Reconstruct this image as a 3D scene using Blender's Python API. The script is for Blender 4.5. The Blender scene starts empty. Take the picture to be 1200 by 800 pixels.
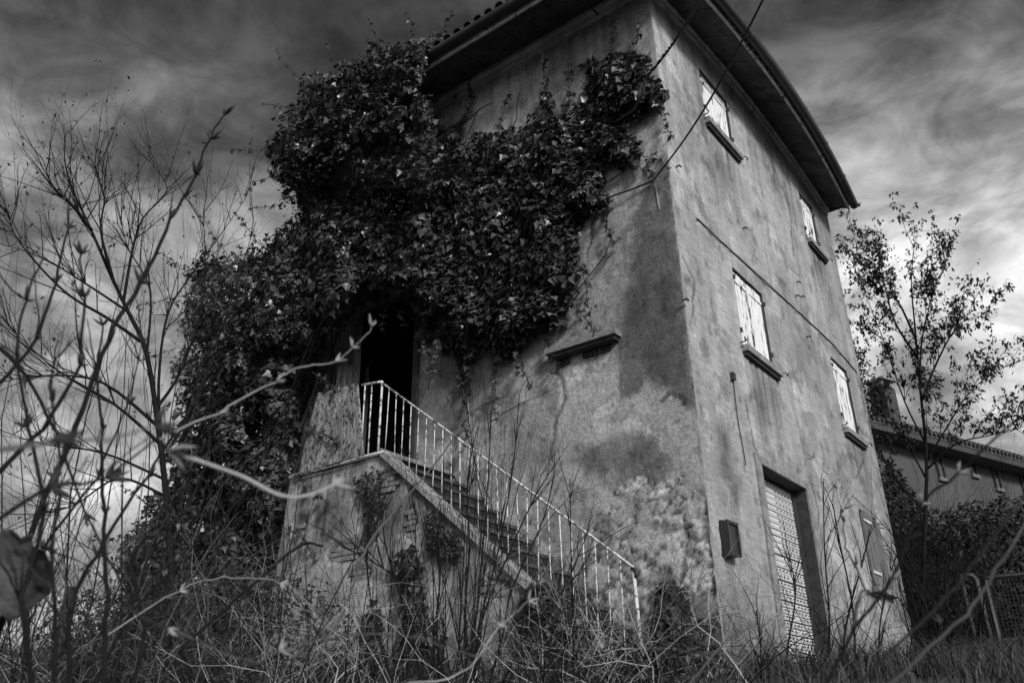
import bpy, math, random
import numpy as np
from mathutils import Matrix, Vector
random.seed(7); rng = np.random.default_rng(7)
C = bpy.context.scene.collection
scene = bpy.context.scene

# ------------------------------------------------------------------ camera
CAM = np.array([3.6585, -8.0891, -0.30])
YAW, PITCH, ROLL, FPX = -0.6512076, 0.4379827, 0.0170343, 994.8
fw = np.array([math.sin(YAW)*math.cos(PITCH), math.cos(YAW)*math.cos(PITCH), math.sin(PITCH)])
rt = np.array([math.cos(YAW), -math.sin(YAW), 0.0]); dn = -np.cross(rt, fw)
AX = np.array([math.cos(ROLL)*rt+math.sin(ROLL)*dn, -math.sin(ROLL)*rt+math.cos(ROLL)*dn, fw])
cd = bpy.data.cameras.new('camera'); cam = bpy.data.objects.new('camera', cd); C.objects.link(cam)
cd.sensor_width = 36; cd.lens = FPX/1200*36; cd.clip_start = 0.02; cd.clip_end = 3000
cam.matrix_world = Matrix([[AX[0][i], -AX[1][i], -AX[2][i], CAM[i]] for i in range(3)]+[[0, 0, 0, 1]])
cd.dof.use_dof = True; cd.dof.focus_distance = 9.5; cd.dof.aperture_fstop = 4.5
scene.camera = cam

# ------------------------------------------------------------------ world, sun, exposure
SUN_AZ_DIR = Vector((0.85, -0.47, 0.0)).normalized(); SUN_EL = math.radians(27)
w = bpy.data.worlds.new('World'); scene.world = w; w.use_nodes = True
nt = w.node_tree; N = nt.nodes; L = nt.links; N.clear()
def nd(tree, t, **kw):
    n = tree.nodes.new(t)
    for k, v in kw.items(): setattr(n, k, v)
    return n
def wmath(op, a, b=None, clamp=False):
    n = nd(nt, 'ShaderNodeMath', operation=op); n.use_clamp = clamp
    for i, v in enumerate((a, b)):
        if v is None: continue
        if isinstance(v, (int, float)): n.inputs[i].default_value = v
        else: L.new(v, n.inputs[i])
    return n.outputs[0]
sky = nd(nt, 'ShaderNodeTexSky', sky_type='NISHITA'); sky.sun_disc = False
sky.sun_elevation = SUN_EL; sky.sun_rotation = math.atan2(SUN_AZ_DIR.x, SUN_AZ_DIR.y)
sky.air_density = 1.5; sky.dust_density = 4.0
bw = nd(nt, 'ShaderNodeRGBToBW'); L.new(sky.outputs[0], bw.inputs[0])
tc = nd(nt, 'ShaderNodeTexCoord'); sep = nd(nt, 'ShaderNodeSeparateXYZ'); L.new(tc.outputs['Generated'], sep.inputs[0])
zc = wmath('MAXIMUM', sep.outputs[2], 0.0)
den = wmath('ADD', zc, 0.55)
cmb = nd(nt, 'ShaderNodeCombineXYZ')
L.new(sep.outputs[0], cmb.inputs[0]); L.new(sep.outputs[1], cmb.inputs[1]); L.new(wmath('MULTIPLY', sep.outputs[2], 2.0), cmb.inputs[2])
def cloud(scale, detail, rough, dist, off):
    mp = nd(nt, 'ShaderNodeMapping'); mp.inputs['Location'].default_value = off; L.new(cmb.outputs[0], mp.inputs[0])
    n = nd(nt, 'ShaderNodeTexNoise'); n.inputs['Scale'].default_value = scale; n.inputs['Detail'].default_value = detail
    n.inputs['Roughness'].default_value = rough; n.inputs['Distortion'].default_value = dist
    L.new(mp.outputs[0], n.inputs['Vector']); return n.outputs[0]
def ramp(fac, stops):
    r = nd(nt, 'ShaderNodeValToRGB'); e = r.color_ramp.elements
    while len(e) < len(stops): e.new(0.5)
    for i, (p, v) in enumerate(stops): e[i].position = p; e[i].color = (v, v, v, 1)
    L.new(fac, r.inputs[0]); return r.outputs[0]
c1 = ramp(cloud(2.7, 10, 0.58, 0.5, (7.34, 2.9, 0.16)), [(0.38, 0.42), (0.47, 0.60), (0.54, 1.0), (0.66, 1.55)])
c2 = ramp(cloud(8.0, 8, 0.6, 0.6, (0.4, 5.2, 2)), [(0.34, 0.52), (0.66, 1.55)])
grad = ramp(zc, [(0.0, .48), (0.22, 0.62), (0.45, 0.62), (0.60, 0.25), (0.68, 0.10), (0.76, 0.06), (1.0, 0.05)])
v = wmath('MULTIPLY', wmath('MULTIPLY', c1, c2), grad)
side_ = wmath('ADD', wmath('MULTIPLY', sep.outputs[0], 0.72), wmath('MULTIPLY', sep.outputs[1], 0.30))   # the cloud layer is thinner towards the sun's side
v = wmath('MULTIPLY', v, ramp(wmath('ADD', wmath('MULTIPLY', side_, 0.5), 0.5), [(0.25, 0.72), (0.50, 0.92), (0.62, 1.20), (1.0, 1.25)]))
sk = wmath('POWER', bw.outputs[0], 0.4)
v = wmath('MULTIPLY', v, sk)
bg = nd(nt, 'ShaderNodeBackground'); bg.inputs[1].default_value = 0.15
# a cloudy sky: the clear sky's own light seen through the cloud layer
v = wmath('MULTIPLY', v, 4.0)
L.new(v, bg.inputs[0]); out = nd(nt, 'ShaderNodeOutputWorld'); L.new(bg.outputs[0], out.inputs[0])
sl = bpy.data.lights.new('sun', 'SUN'); so = bpy.data.objects.new('sun', sl); C.objects.link(so)
sl.energy = 3.1; sl.angle = math.radians(11); sl.color = (1, 1, 1)
sd = Vector((SUN_AZ_DIR.x*math.cos(SUN_EL), SUN_AZ_DIR.y*math.cos(SUN_EL), math.sin(SUN_EL)))
so.rotation_euler = sd.to_track_quat('Z', 'Y').to_euler()
scene.view_settings.view_transform = 'Standard'; scene.view_settings.look = 'None'
scene.view_settings.exposure = 0.0; scene.view_settings.gamma = 1.0

# ------------------------------------------------------------------ helpers
def ray(px, py): return AX.T @ np.array([(px-600)/FPX, (py-400)/FPX, 1.0])
def U(px, py, d):                 # the point at horizontal distance d from the camera
    r = ray(px, py); return CAM + r*d/math.hypot(r[0], r[1])
def onY(px, py, y=0.0): r = ray(px, py); return CAM + r*(y-CAM[1])/r[1]
def onX(px, py, x=0.0): r = ray(px, py); return CAM + r*(x-CAM[0])/r[0]

def tag(o, label=None, cat=None, group=None, kind=None):
    for k, v_ in (('label', label), ('category', cat), ('group', group), ('kind', kind)):
        if v_: o[k] = v_
    return o
def empty(name, loc=(0, 0, 0), label=None, cat=None, group=None):
    o = bpy.data.objects.new(name, None); C.objects.link(o); o.location = [float(q) for q in loc]; o.empty_display_size = 0.1
    return tag(o, label, cat, group)
def link_mesh(name, me, mat, parent=None):
    o = bpy.data.objects.new(name, me); C.objects.link(o)
    if mat and not me.materials: me.materials.append(mat)
    if parent:
        o.parent = parent
        p = parent; off = Vector((0, 0, 0))
        while p: off += p.location; p = p.parent
        o.location = -off if not o.get('local') else Vector()
    return o
class MB:
    """collects geometry in world coordinates"""
    def __init__(s): s.v = []; s.f = []
    def box(s, lo, hi, jit=0.0):
        b = len(s.v)
        for z in (lo[2], hi[2]):
            for x, y in ((lo[0], lo[1]), (hi[0], lo[1]), (hi[0], hi[1]), (lo[0], hi[1])):
                s.v.append((x+random.uniform(-jit, jit), y+random.uniform(-jit, jit), z+random.uniform(-jit, jit)))
        for q in ((0, 3, 2, 1), (4, 5, 6, 7), (0, 1, 5, 4), (1, 2, 6, 5), (2, 3, 7, 6), (3, 0, 4, 7)): s.f.append(tuple(b+i for i in q))
        return s
    def hexa(s, pts):             # 8 points: bottom 4, top 4
        b = len(s.v); s.v += [tuple(map(float, p)) for p in pts]
        for q in ((0, 3, 2, 1), (4, 5, 6, 7), (0, 1, 5, 4), (1, 2, 6, 5), (2, 3, 7, 6), (3, 0, 4, 7)): s.f.append(tuple(b+i for i in q))
        return s
    def tube(s, pts, r, n=5, cap=True):
        P = [np.array(p, float) for p in pts]; m = len(P)
        R_ = [r]*m if isinstance(r, (int, float)) else list(r)
        prev = None; b = len(s.v)
        for i in range(m):
            t = P[min(i+1, m-1)]-P[max(i-1, 0)]; ln = np.linalg.norm(t); t = t/ln if ln > 1e-9 else np.array([0, 0, 1.])
            if prev is None:
                a = np.array([0, 0, 1.]) if abs(t[2]) < 0.9 else np.array([1., 0, 0])
                u = np.cross(t, a)
            else: u = prev-t*np.dot(prev, t)
            u /= max(np.linalg.norm(u), 1e-9); prev = u; w_ = np.cross(t, u)
            for k in range(n):
                a = 2*math.pi*k/n
                s.v.append(tuple(P[i]+R_[i]*(math.cos(a)*u+math.sin(a)*w_)))
        for i in range(m-1):
            for k in range(n):
                k2 = (k+1) % n
                s.f.append((b+i*n+k, b+i*n+k2, b+(i+1)*n+k2, b+(i+1)*n+k))
        if cap and n > 2:
            s.f.append(tuple(b+k for k in range(n))[::-1]); s.f.append(tuple(b+(m-1)*n+k for k in range(n)))
        return s
    def sweep(s, path, prof):     # path: points; prof(i) -> list of 3D points
        rows = [prof(i) for i in range(len(path))]; n = len(rows[0]); b = len(s.v)
        for r_ in rows: s.v += [tuple(map(float, p)) for p in r_]
        for i in range(len(rows)-1):
            for k in range(n):
                k2 = (k+1) % n; s.f.append((b+i*n+k, b+i*n+k2, b+(i+1)*n+k2, b+(i+1)*n+k))
        s.f.append(tuple(b+k for k in range(n))[::-1]); s.f.append(tuple(b+(len(rows)-1)*n+k for k in range(n)))
        return s
    def build(s, name, mat, parent=None, smooth=False, recalc=True):
        me = bpy.data.meshes.new(name); me.from_pydata([tuple(map(float, p)) for p in s.v], [], s.f)
        if smooth: me.shade_smooth()
        me.update()
        return link_mesh(name, me, mat, parent)

# value noise
_tab = np.random.default_rng(3).random((256, 256))
def vn(u, v_, seed=0):
    u = np.asarray(u, float)+seed*17.31; v_ = np.asarray(v_, float)+seed*9.77
    iu = np.floor(u).astype(int); iv = np.floor(v_).astype(int); fu = u-iu; fv = v_-iv
    fu = fu*fu*(3-2*fu); fv = fv*fv*(3-2*fv)
    g = lambda a, b: _tab[a % 256, b % 256]
    return (g(iu, iv)*(1-fu)+g(iu+1, iv)*fu)*(1-fv)+(g(iu, iv+1)*(1-fu)+g(iu+1, iv+1)*fu)*fv
def fbm(u, v_, seed=0, o=4):
    t = 0; a = 0.5; s = 0
    for i in range(o): t = t+a*vn(u*2**i, v_*2**i, seed+i); s += a; a *= 0.5
    return t/s
def sdf(px, py, poly):            # signed distance, positive inside
    P = np.array(poly, float); d = np.full(px.shape, 1e9); ins = np.zeros(px.shape, bool)
    for i in range(len(P)):
        a = P[i]; b = P[(i+1) % len(P)]; e = b-a
        t = np.clip(((px-a[0])*e[0]+(py-a[1])*e[1])/(e@e+1e-12), 0, 1)
        d = np.minimum(d, np.hypot(px-a[0]-t*e[0], py-a[1]-t*e[1]))
        c = ((a[1] > py) != (b[1] > py)) & (px < (b[0]-a[0])*(py-a[1])/(b[1]-a[1]+1e-12)+a[0]); ins ^= c
    return np.where(ins, d, -d)
def sstep(x, a, b): t = np.clip((x-a)/(b-a), 0, 1); return t*t*(3-2*t)

# ------------------------------------------------------------------ materials (a black and white photograph: all greys)
def mat(name, val, rough=0.8, var=0.25, scale=8, bump=0.0, bscale=40, spec=0.5, metal=0.0, attr=None, stretch=(1, 1, 1), fine=0.0, trans=0.0, hi=None, thr=0.5, scratch=0.0):
    m = bpy.data.materials.new(name); m.use_nodes = True; t = m.node_tree; b = t.nodes['Principled BSDF']
    b.inputs['Roughness'].default_value = rough; b.inputs['Metallic'].default_value = metal
    b.inputs['Specular IOR Level'].default_value = spec
    tcn = t.nodes.new('ShaderNodeTexCoord'); mp = t.nodes.new('ShaderNodeMapping'); mp.inputs['Scale'].default_value = stretch
    t.links.new(tcn.outputs['Object'], mp.inputs[0])
    def noise(sc, det=6, ro=0.6):
        n = t.nodes.new('ShaderNodeTexNoise'); n.inputs['Scale'].default_value = sc; n.inputs['Detail'].default_value = det; n.inputs['Roughness'].default_value = ro
        t.links.new(mp.outputs[0], n.inputs['Vector']); return n.outputs[0]
    def mth(op, a, b_):
        n = t.nodes.new('ShaderNodeMath'); n.operation = op
        for i, q in enumerate((a, b_)):
            if isinstance(q, (int, float)): n.inputs[i].default_value = q
            else: t.links.new(q, n.inputs[i])
        return n.outputs[0]
    def mr(x, a, b_, c, d):
        n = t.nodes.new('ShaderNodeMapRange'); t.links.new(x, n.inputs[0])
        for i, q in enumerate((a, b_, c, d)): n.inputs[i+1].default_value = q
        return n.outputs[0]
    f = mr(noise(scale), 0.3, 0.7, 1-var, 1+var)
    col = mth('MULTIPLY', f, val)
    if hi is not None:            # patches of a second value (peeled paint, rust)
        k = mr(noise(scale*2.3, 8, 0.65), thr-0.02, thr+0.02, 0, 1)
        mx = t.nodes.new('ShaderNodeMix'); mx.data_type = 'FLOAT'
        t.links.new(k, mx.inputs[0]); t.links.new(col, mx.inputs[2]); mx.inputs[3].default_value = hi; col = mx.outputs[0]
    if scratch:
        m2 = t.nodes.new('ShaderNodeMapping'); m2.inputs['Rotation'].default_value = (math.radians(38), math.radians(38), 0); m2.inputs['Scale'].default_value = (1.2, 1.2, 9) 
        t.links.new(tcn.outputs['Object'], m2.inputs[0]); n2 = t.nodes.new('ShaderNodeTexNoise'); n2.inputs['Scale'].default_value = 3.0; n2.inputs['Detail'].default_value = 9; n2.inputs['Roughness'].default_value = .72
        t.links.new(m2.outputs[0], n2.inputs['Vector']); col = mth('MULTIPLY', col, mr(n2.outputs[0], .3, .7, 1-scratch, 1+scratch))
    if fine:
        col = mth('MULTIPLY', col, mr(noise(24, 6, 0.75), 0.32, 0.68, 1-fine, 1+fine))
        col = mth('MULTIPLY', col, mr(noise(75, 3, 0.6), 0.32, 0.68, 1-fine*.8, 1+fine*.8))
        col = mth('MULTIPLY', col, mr(noise(31, 8, 0.8), 0.60, 0.66, 1, 1-fine*1.6))
    if attr:
        a = t.nodes.new('ShaderNodeAttribute'); a.attribute_name = attr; col = mth('MULTIPLY', col, a.outputs['Fac'])
    cm = t.nodes.new('ShaderNodeCombineColor')
    for i in range(3): t.links.new(col, cm.inputs[i])
    t.links.new(cm.outputs[0], b.inputs['Base Color'])
    if bump:
        bp = t.nodes.new('ShaderNodeBump'); bp.inputs['Strength'].default_value = bump; bp.inputs['Distance'].default_value = 0.02
        t.links.new(noise(bscale, 8, 0.7), bp.inputs['Height']); t.links.new(bp.outputs[0], b.inputs['Normal'])
    if trans:
        tr = t.nodes.new('ShaderNodeBsdfTranslucent'); t.links.new(cm.outputs[0], tr.inputs[0])
        ms = t.nodes.new('ShaderNodeMixShader'); ms.inputs[0].default_value = trans
        t.links.new(b.outputs[0], ms.inputs[1]); t.links.new(tr.outputs[0], ms.inputs[2])
        t.links.new(ms.outputs[0], t.nodes['Material Output'].inputs[0])
    return m
M = dict(
    plaster=mat('plaster', 0.37, 0.92, 0.26, 3.0, 0.9, 18, spec=0.2, attr='tone', fine=0.32),
    plaster_side=mat('plaster_side', 0.33, 0.92, 0.16, 2.2, 0.40, 26, spec=0.2, attr='tone', fine=0.24, scratch=0.26),
    stairwall=mat('stair_plaster', 0.40, 0.92, 0.25, 3.5, 0.7, 20, spec=0.2, attr='tone', fine=0.25),
    stone=mat('stone', 0.24, 0.9, 0.35, 9, 0.8, 30, spec=0.3, fine=.25),
    corner=mat('corner_plaster', 0.27, 0.92, 0.4, 5, 0.7, 25, spec=0.2, fine=.2),
    coping=mat('coping_stone', 0.30, 0.92, 0.4, 6, 0.9, 25, spec=0.2, fine=.3, hi=.07, thr=.60),
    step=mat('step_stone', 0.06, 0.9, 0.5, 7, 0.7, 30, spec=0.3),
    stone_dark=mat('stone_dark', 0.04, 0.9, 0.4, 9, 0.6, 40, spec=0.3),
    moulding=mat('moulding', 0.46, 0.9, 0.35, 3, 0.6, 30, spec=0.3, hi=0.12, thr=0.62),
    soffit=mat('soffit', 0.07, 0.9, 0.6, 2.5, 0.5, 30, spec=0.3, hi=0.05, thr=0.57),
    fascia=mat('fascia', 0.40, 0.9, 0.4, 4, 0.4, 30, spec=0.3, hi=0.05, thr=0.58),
    gutter=mat('gutter_metal', 0.035, 0.5, 0.4, 5, 0.2, 30),
    tile=mat('roof_tile', 0.06, 0.9, 0.4, 5, 0.4, 30),
    paint=mat('white_paint_peeling', 0.80, 0.7, 0.10, 5, 0.5, 30, stretch=(1, 1, 0.25), hi=0.08, thr=0.575),
    paint_rail=mat('white_rail_paint', 0.64, 0.55, 0.30, 6, 0.3, 60, hi=0.10, thr=0.545),
    shut=mat('shutter_metal', 0.62, 0.55, 0.16, 4, 0.2, 30, fine=0.1, hi=0.25, thr=0.66),
    oldwood=mat('old_wood', 0.15, 0.9, 0.45, 7, 0.8, 22, stretch=(5, 5, 0.6)),
    panelwood=mat('panel_wood', 0.26, 0.9, 0.45, 6, 1.0, 16, stretch=(2.2, 2.2, 1.2), hi=0.035, thr=0.54, fine=.3),
    darkwood=mat('dark_wood', 0.045, 0.8, 0.4, 8, 0.5, 25, stretch=(4, 4, 0.6)),
    iron=mat('iron', 0.035, 0.6, 0.4, 12, 0.3, 60),
    box=mat('box_plastic', 0.018, 0.5, 0.2, 6),
    cable=mat('cable_rubber', 0.02, 0.6, 0.2, 10),
    brick=mat('brick', 0.24, 0.95, 0.4, 10, 0.8, 60, spec=0.2),
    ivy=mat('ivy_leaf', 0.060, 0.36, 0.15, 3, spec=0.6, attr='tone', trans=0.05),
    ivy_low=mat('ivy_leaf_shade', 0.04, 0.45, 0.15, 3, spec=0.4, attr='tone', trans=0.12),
    bark=mat('bark', 0.032, 0.85, 0.4, 20, 0.5, 50, spec=.2),
    bark_dark=mat('bark_dark', 0.013, 0.9, 0.3, 20, 0.4, 50, spec=.12),
    twig=mat('pale_twig', 0.36, 0.7, 0.3, 14, 0.3, 80),
    twig_mid=mat('grey_twig', 0.09, 0.75, 0.35, 14, 0.3, 80),
    bud=mat('bud', 0.30, 0.7, 0.3, 30),
    bud_dark=mat('bud_dark', 0.016, 0.7, 0.3, 30),
    deadleaf=mat('dead_leaf', 0.07, 0.75, 0.4, 10, 0.5, 40, trans=0.1),
    grass=mat('dry_grass', 0.06, 0.8, 0.3, 3, attr='tone', trans=0.2),
    ground=mat('soil', 0.05, 0.95, 0.5, 1.5, 0.8, 10),
    leaf=mat('leaf', 0.025, 0.6, 0.2, 3, attr='tone', trans=0.15),
    hedge=mat('hedge_leaf', 0.025, 0.8, 0.2, 3, attr='tone', trans=0.1),
    housewall=mat('house_plaster', 0.075, 0.9, 0.25, 0.8, 0.4, 10),
    glass=mat('window_glass', 0.02, 0.15, 0.1, 2, spec=0.6),
    gate=mat('gate_paint', 0.045, 0.6, 0.3, 8, hi=0.2, thr=0.68),
    mesh=mat('gate_mesh', 0.05, 0.6, 0.2, 8),
)

# leaf masses -------------------------------------------------------
IVY = (np.array([(0, 0, 0), (-.30, -.06, .03), (-.56, .22, .08), (-.26, .52, .05), (0, 1.02, -.05), (.26, .52, .05), (.56, .22, .08), (.30, -.06, .03), (0, .38, -.03)]),
       [(0, 8, 2, 1), (8, 4, 3, 2), (8, 6, 5, 4), (0, 7, 6, 8)])
OVAL = (np.array([(0, 0, 0), (-.22, .45, .05), (0, 1, -.08), (.22, .45, .05)]), [(0, 2, 1), (0, 3, 2)])
def norm(a): return a/np.maximum(np.linalg.norm(a, axis=-1, keepdims=True), 1e-9)
def leaf_mesh(name, P, Nn, size, shape, material, parent, tone=None, kind='stuff', down=0.8):
    V, F = shape; n = len(P); k = len(V)
    Nn = norm(Nn); d = rng.normal(0, 0.6, (n, 3)); d[:, 2] -= down; d = norm(d-Nn*np.sum(d*Nn, 1, keepdims=True)); x = np.cross(d, Nn)
    s = np.asarray(size).reshape(-1, 1, 1)
    W = P[:, None, :]+s*(V[None, :, 0:1]*x[:, None]+V[None, :, 1:2]*d[:, None]+V[None, :, 2:3]*Nn[:, None])
    W = W.reshape(-1, 3)
    off = np.zeros(3)
    me = bpy.data.meshes.new(name); me.vertices.add(len(W)); me.vertices.foreach_set('co', (W-off).ravel().astype(np.float32))
    base = (np.arange(n)*k)[:, None]
    loops = np.concatenate([(base+np.array(f)[None]) .reshape(n, -1) for f in F], axis=1).ravel()
    cnt = np.tile(np.array([len(f) for f in F]), n)
    me.loops.add(len(loops)); me.polygons.add(len(cnt))
    me.polygons.foreach_set('loop_start', np.concatenate([[0], np.cumsum(cnt)[:-1]]).astype(np.int32))
    me.loops.foreach_set('vertex_index', loops.astype(np.int32))
    me.update(calc_edges=True); me.validate()
    if tone is None: tone = rng.uniform(0.55, 1.5, n)
    a = me.attributes.new('tone', 'FLOAT', 'POINT'); a.data.foreach_set('value', np.repeat(tone, k).astype(np.float32))
    o = link_mesh(name, me, material, parent)
    if kind: o['kind'] = kind
    return o
def ellipsoid_pts(c, r, n, gap=0.45, seed=0, fill=0.25):
    d = norm(rng.normal(0, 1, (n*2, 3))); rad = 1-fill*rng.random((n*2, 1))**1.5
    lump = 0.75+0.45*fbm(d[:, 0]*2.6+d[:, 2]*1.3, d[:, 1]*2.6-d[:, 2]*1.7, seed)[:, None]
    keep = fbm(d[:, 0]*7+5, d[:, 1]*7+d[:, 2]*6, seed+3) > gap*0.8
    P = np.array(c)+d*rad*lump*np.array(r); return P[keep][:n], (d+np.array([0, 0, .4])+rng.normal(0, .5, d.shape))[keep][:n]

# grid wall ---------------------------------------------------------
def grid_wall(name, us, zs, place, tonef, reliefs, holes, material, parent=None):
    """us, zs: sorted coordinates; place(u, z, d) -> xyz with d outward; holes: (u0,u1,z0,z1)"""
    u, z = np.meshgrid(us, zs); d = reliefs(u, z); V = place(u, z, d).reshape(-1, 3); nu, nz = len(us), len(zs)
    i, j = np.meshgrid(np.arange(nu-1), np.arange(nz-1)); cu = (us[i]+us[i+1])/2; cz = (zs[j]+zs[j+1])/2
    keep = np.ones(i.shape, bool)
    for h in holes: keep &= ~((cu > h[0]) & (cu < h[1]) & (cz > h[2]) & (cz < h[3]))
    a = (j*nu+i)[keep]; faces = np.stack([a, a+1, a+nu+1, a+nu], 1)
    me = bpy.data.meshes.new(name); me.vertices.add(len(V)); me.vertices.foreach_set('co', V.ravel().astype(np.float32))
    me.loops.add(faces.size); me.polygons.add(len(faces))
    me.polygons.foreach_set('loop_start', (np.arange(len(faces))*4).astype(np.int32)); me.loops.foreach_set('vertex_index', faces.ravel().astype(np.int32))
    me.update(calc_edges=True); me.validate(); me.shade_smooth()
    at = me.attributes.new('tone', 'FLOAT', 'POINT'); at.data.foreach_set('value', tonef(u, z).ravel().astype(np.float32))
    return link_mesh(name, me, material, parent)
def coords(a, b, step, extra):
    c = list(np.linspace(a, b, int((b-a)/step)+1)); ex = [e for e in extra if a < e < b]
    c = [q for q in c if all(abs(q-e) > step*0.45 for e in ex)]
    return np.array(sorted(c+ex))

# ------------------------------------------------------------------ ground
def gh(x, y):
    x = np.asarray(x, float); y = np.asarray(y, float)
    d = np.hypot(x-CAM[0], y-CAM[1])
    g = -1.10+1.20*sstep(d, 2.0, 8.0)
    g = g+0.60*sstep(y, -0.2, 7.5)+0.10*(fbm(x*0.5, y*0.5, 5)-0.5)
    g = g+np.where(x < -2, 0.12*sstep(-x, 2, 9), 0)
    return g
gx = np.concatenate([np.linspace(-600, -30, 12), np.linspace(-28, 28, 113), np.linspace(30, 600, 12)])
gX, gY = np.meshgrid(gx, gx); gV = np.stack([gX, gY, gh(gX, gY)], -1).reshape(-1, 3); n_ = len(gx)
mb = MB(); mb.v = [tuple(p) for p in gV]; mb.f = [(j*n_+i, j*n_+i+1, (j+1)*n_+i+1, (j+1)*n_+i) for j in range(n_-1) for i in range(n_-1)]
tag(mb.build('ground', M['ground'], smooth=True), kind='structure')

# ------------------------------------------------------------------ the house
W_, D_, H_ = 7.2, 7.2, 9.45
DOOR = (-5.55, -4.25, 2.87, 5.85)           # opening onto the stair landing, front wall
SDOOR = (1.60, 3.12, 0.30, 2.66)            # roller door, side wall
WINS = {'UL': (1.44, 2.40, 7.81, 8.76), 'UR': (5.48, 6.18, 7.74, 8.74), 'LL': (1.62, 2.63, 4.26, 5.41), 'LR': (5.50, 6.34, 4.19, 5.43)}
SWIN = (5.45, 6.28, 1.72, 2.84)
house = empty('abandoned_house', (0, 0, 0.3), 'tall abandoned plaster house half covered in ivy with an outside stair', 'house')

def wallpoly(pts): return [tuple(onY(*p)[[0, 2]]) for p in pts]
def sidepoly(pts): return [tuple(onX(*p)[[1, 2]]) for p in pts]
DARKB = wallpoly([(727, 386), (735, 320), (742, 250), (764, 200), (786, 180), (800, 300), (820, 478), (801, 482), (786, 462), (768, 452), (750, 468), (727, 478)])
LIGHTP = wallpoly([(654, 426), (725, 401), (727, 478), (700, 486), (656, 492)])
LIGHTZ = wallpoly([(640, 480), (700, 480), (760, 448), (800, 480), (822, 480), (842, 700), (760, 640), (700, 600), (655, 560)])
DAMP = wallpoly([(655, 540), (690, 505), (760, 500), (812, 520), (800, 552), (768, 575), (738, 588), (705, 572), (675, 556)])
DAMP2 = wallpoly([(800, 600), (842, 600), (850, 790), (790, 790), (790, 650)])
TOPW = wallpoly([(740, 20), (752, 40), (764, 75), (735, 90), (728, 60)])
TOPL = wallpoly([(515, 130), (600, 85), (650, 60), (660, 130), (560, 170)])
IVY_SHADE = wallpoly([(380, 300), (700, 240), (690, 330), (600, 430), (560, 520), (420, 560), (380, 500)])  # wall area below the ivy that gets painted shade
def cells(u, v_, seed=0):
    iu = np.floor(u).astype(int); iv = np.floor(v_).astype(int); f1 = np.full(np.shape(u), 9.); f2 = f1.copy(); idv = np.zeros(np.shape(u))
    for a in (-1, 0, 1):
        for b in (-1, 0, 1):
            cu = iu+a; cv = iv+b; ju = _tab[(cu+seed) % 256, cv % 256]; jv = _tab[(cu+seed+77) % 256, (cv+31) % 256]; rid = _tab[(cu+seed+13) % 256, (cv+57) % 256]
            d = np.hypot(u-cu-ju, v_-cv-jv); m1 = d < f1; f2 = np.where(m1, f1, np.minimum(f2, d)); idv = np.where(m1, rid, idv); f1 = np.where(m1, d, f1)
    return f1, f2-f1, idv
def rubble_mask(u, z):
    n = fbm(u*2.6, z*2.6, 101)+.10*(fbm(u*12, z*12, 102)-.5)+.15*sstep(u, -1.8, -.4)
    return sstep(n, .52, .535)*(z < 2.35+.5*(fbm(u*2, z*0, 103)-.5))
CRK = [[onY(*p)[[0, 2]] for p in c] for c in ([(776, 470), (784, 460), (796, 466), (800, 474)], [(655, 428), (660, 470), (650, 500), (646, 540)], [(700, 215), (697, 240), (690, 300)], [(800, 620), (806, 650), (798, 680), (812, 700)])]
CRS = [[onX(*p)[[1, 2]] for p in c] for c in ([(893, 548), (884, 520), (880, 495), (874, 470)], [(905, 190), (925, 240), (930, 300)], [(950, 560), (960, 600), (955, 660)], [(800, 300), (815, 330), (812, 370)], [(1004, 560), (1012, 540), (1005, 500)])]
def crack(u, z, lines, w0=.012):
    m = np.zeros(np.shape(u)); uu = u+.05*(fbm(u*6, z*6, 105)-.5)*2
    for c in lines:
        for a, b in zip(c[:-1], c[1:]):
            e_ = b-a; t = np.clip(((uu-a[0])*e_[0]+(z-a[1])*e_[1])/(e_@e_), 0, 1); d = np.hypot(uu-a[0]-t*e_[0], z-a[1]-t*e_[1]); m = np.maximum(m, 1-sstep(d, w0, w0+.02))
    return m
def drips(u, z, ztop, length, seed, f=11):
    st = sstep(fbm(u*f, z*.35, seed, 3), .45, .62); ln = length*(.3+1.1*fbm(u*f*.7, z*0, seed+1, 2)); return st*sstep(ztop-z, 0, .05)*(1-sstep((ztop-z)/ln, .4, 1.0))
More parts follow.
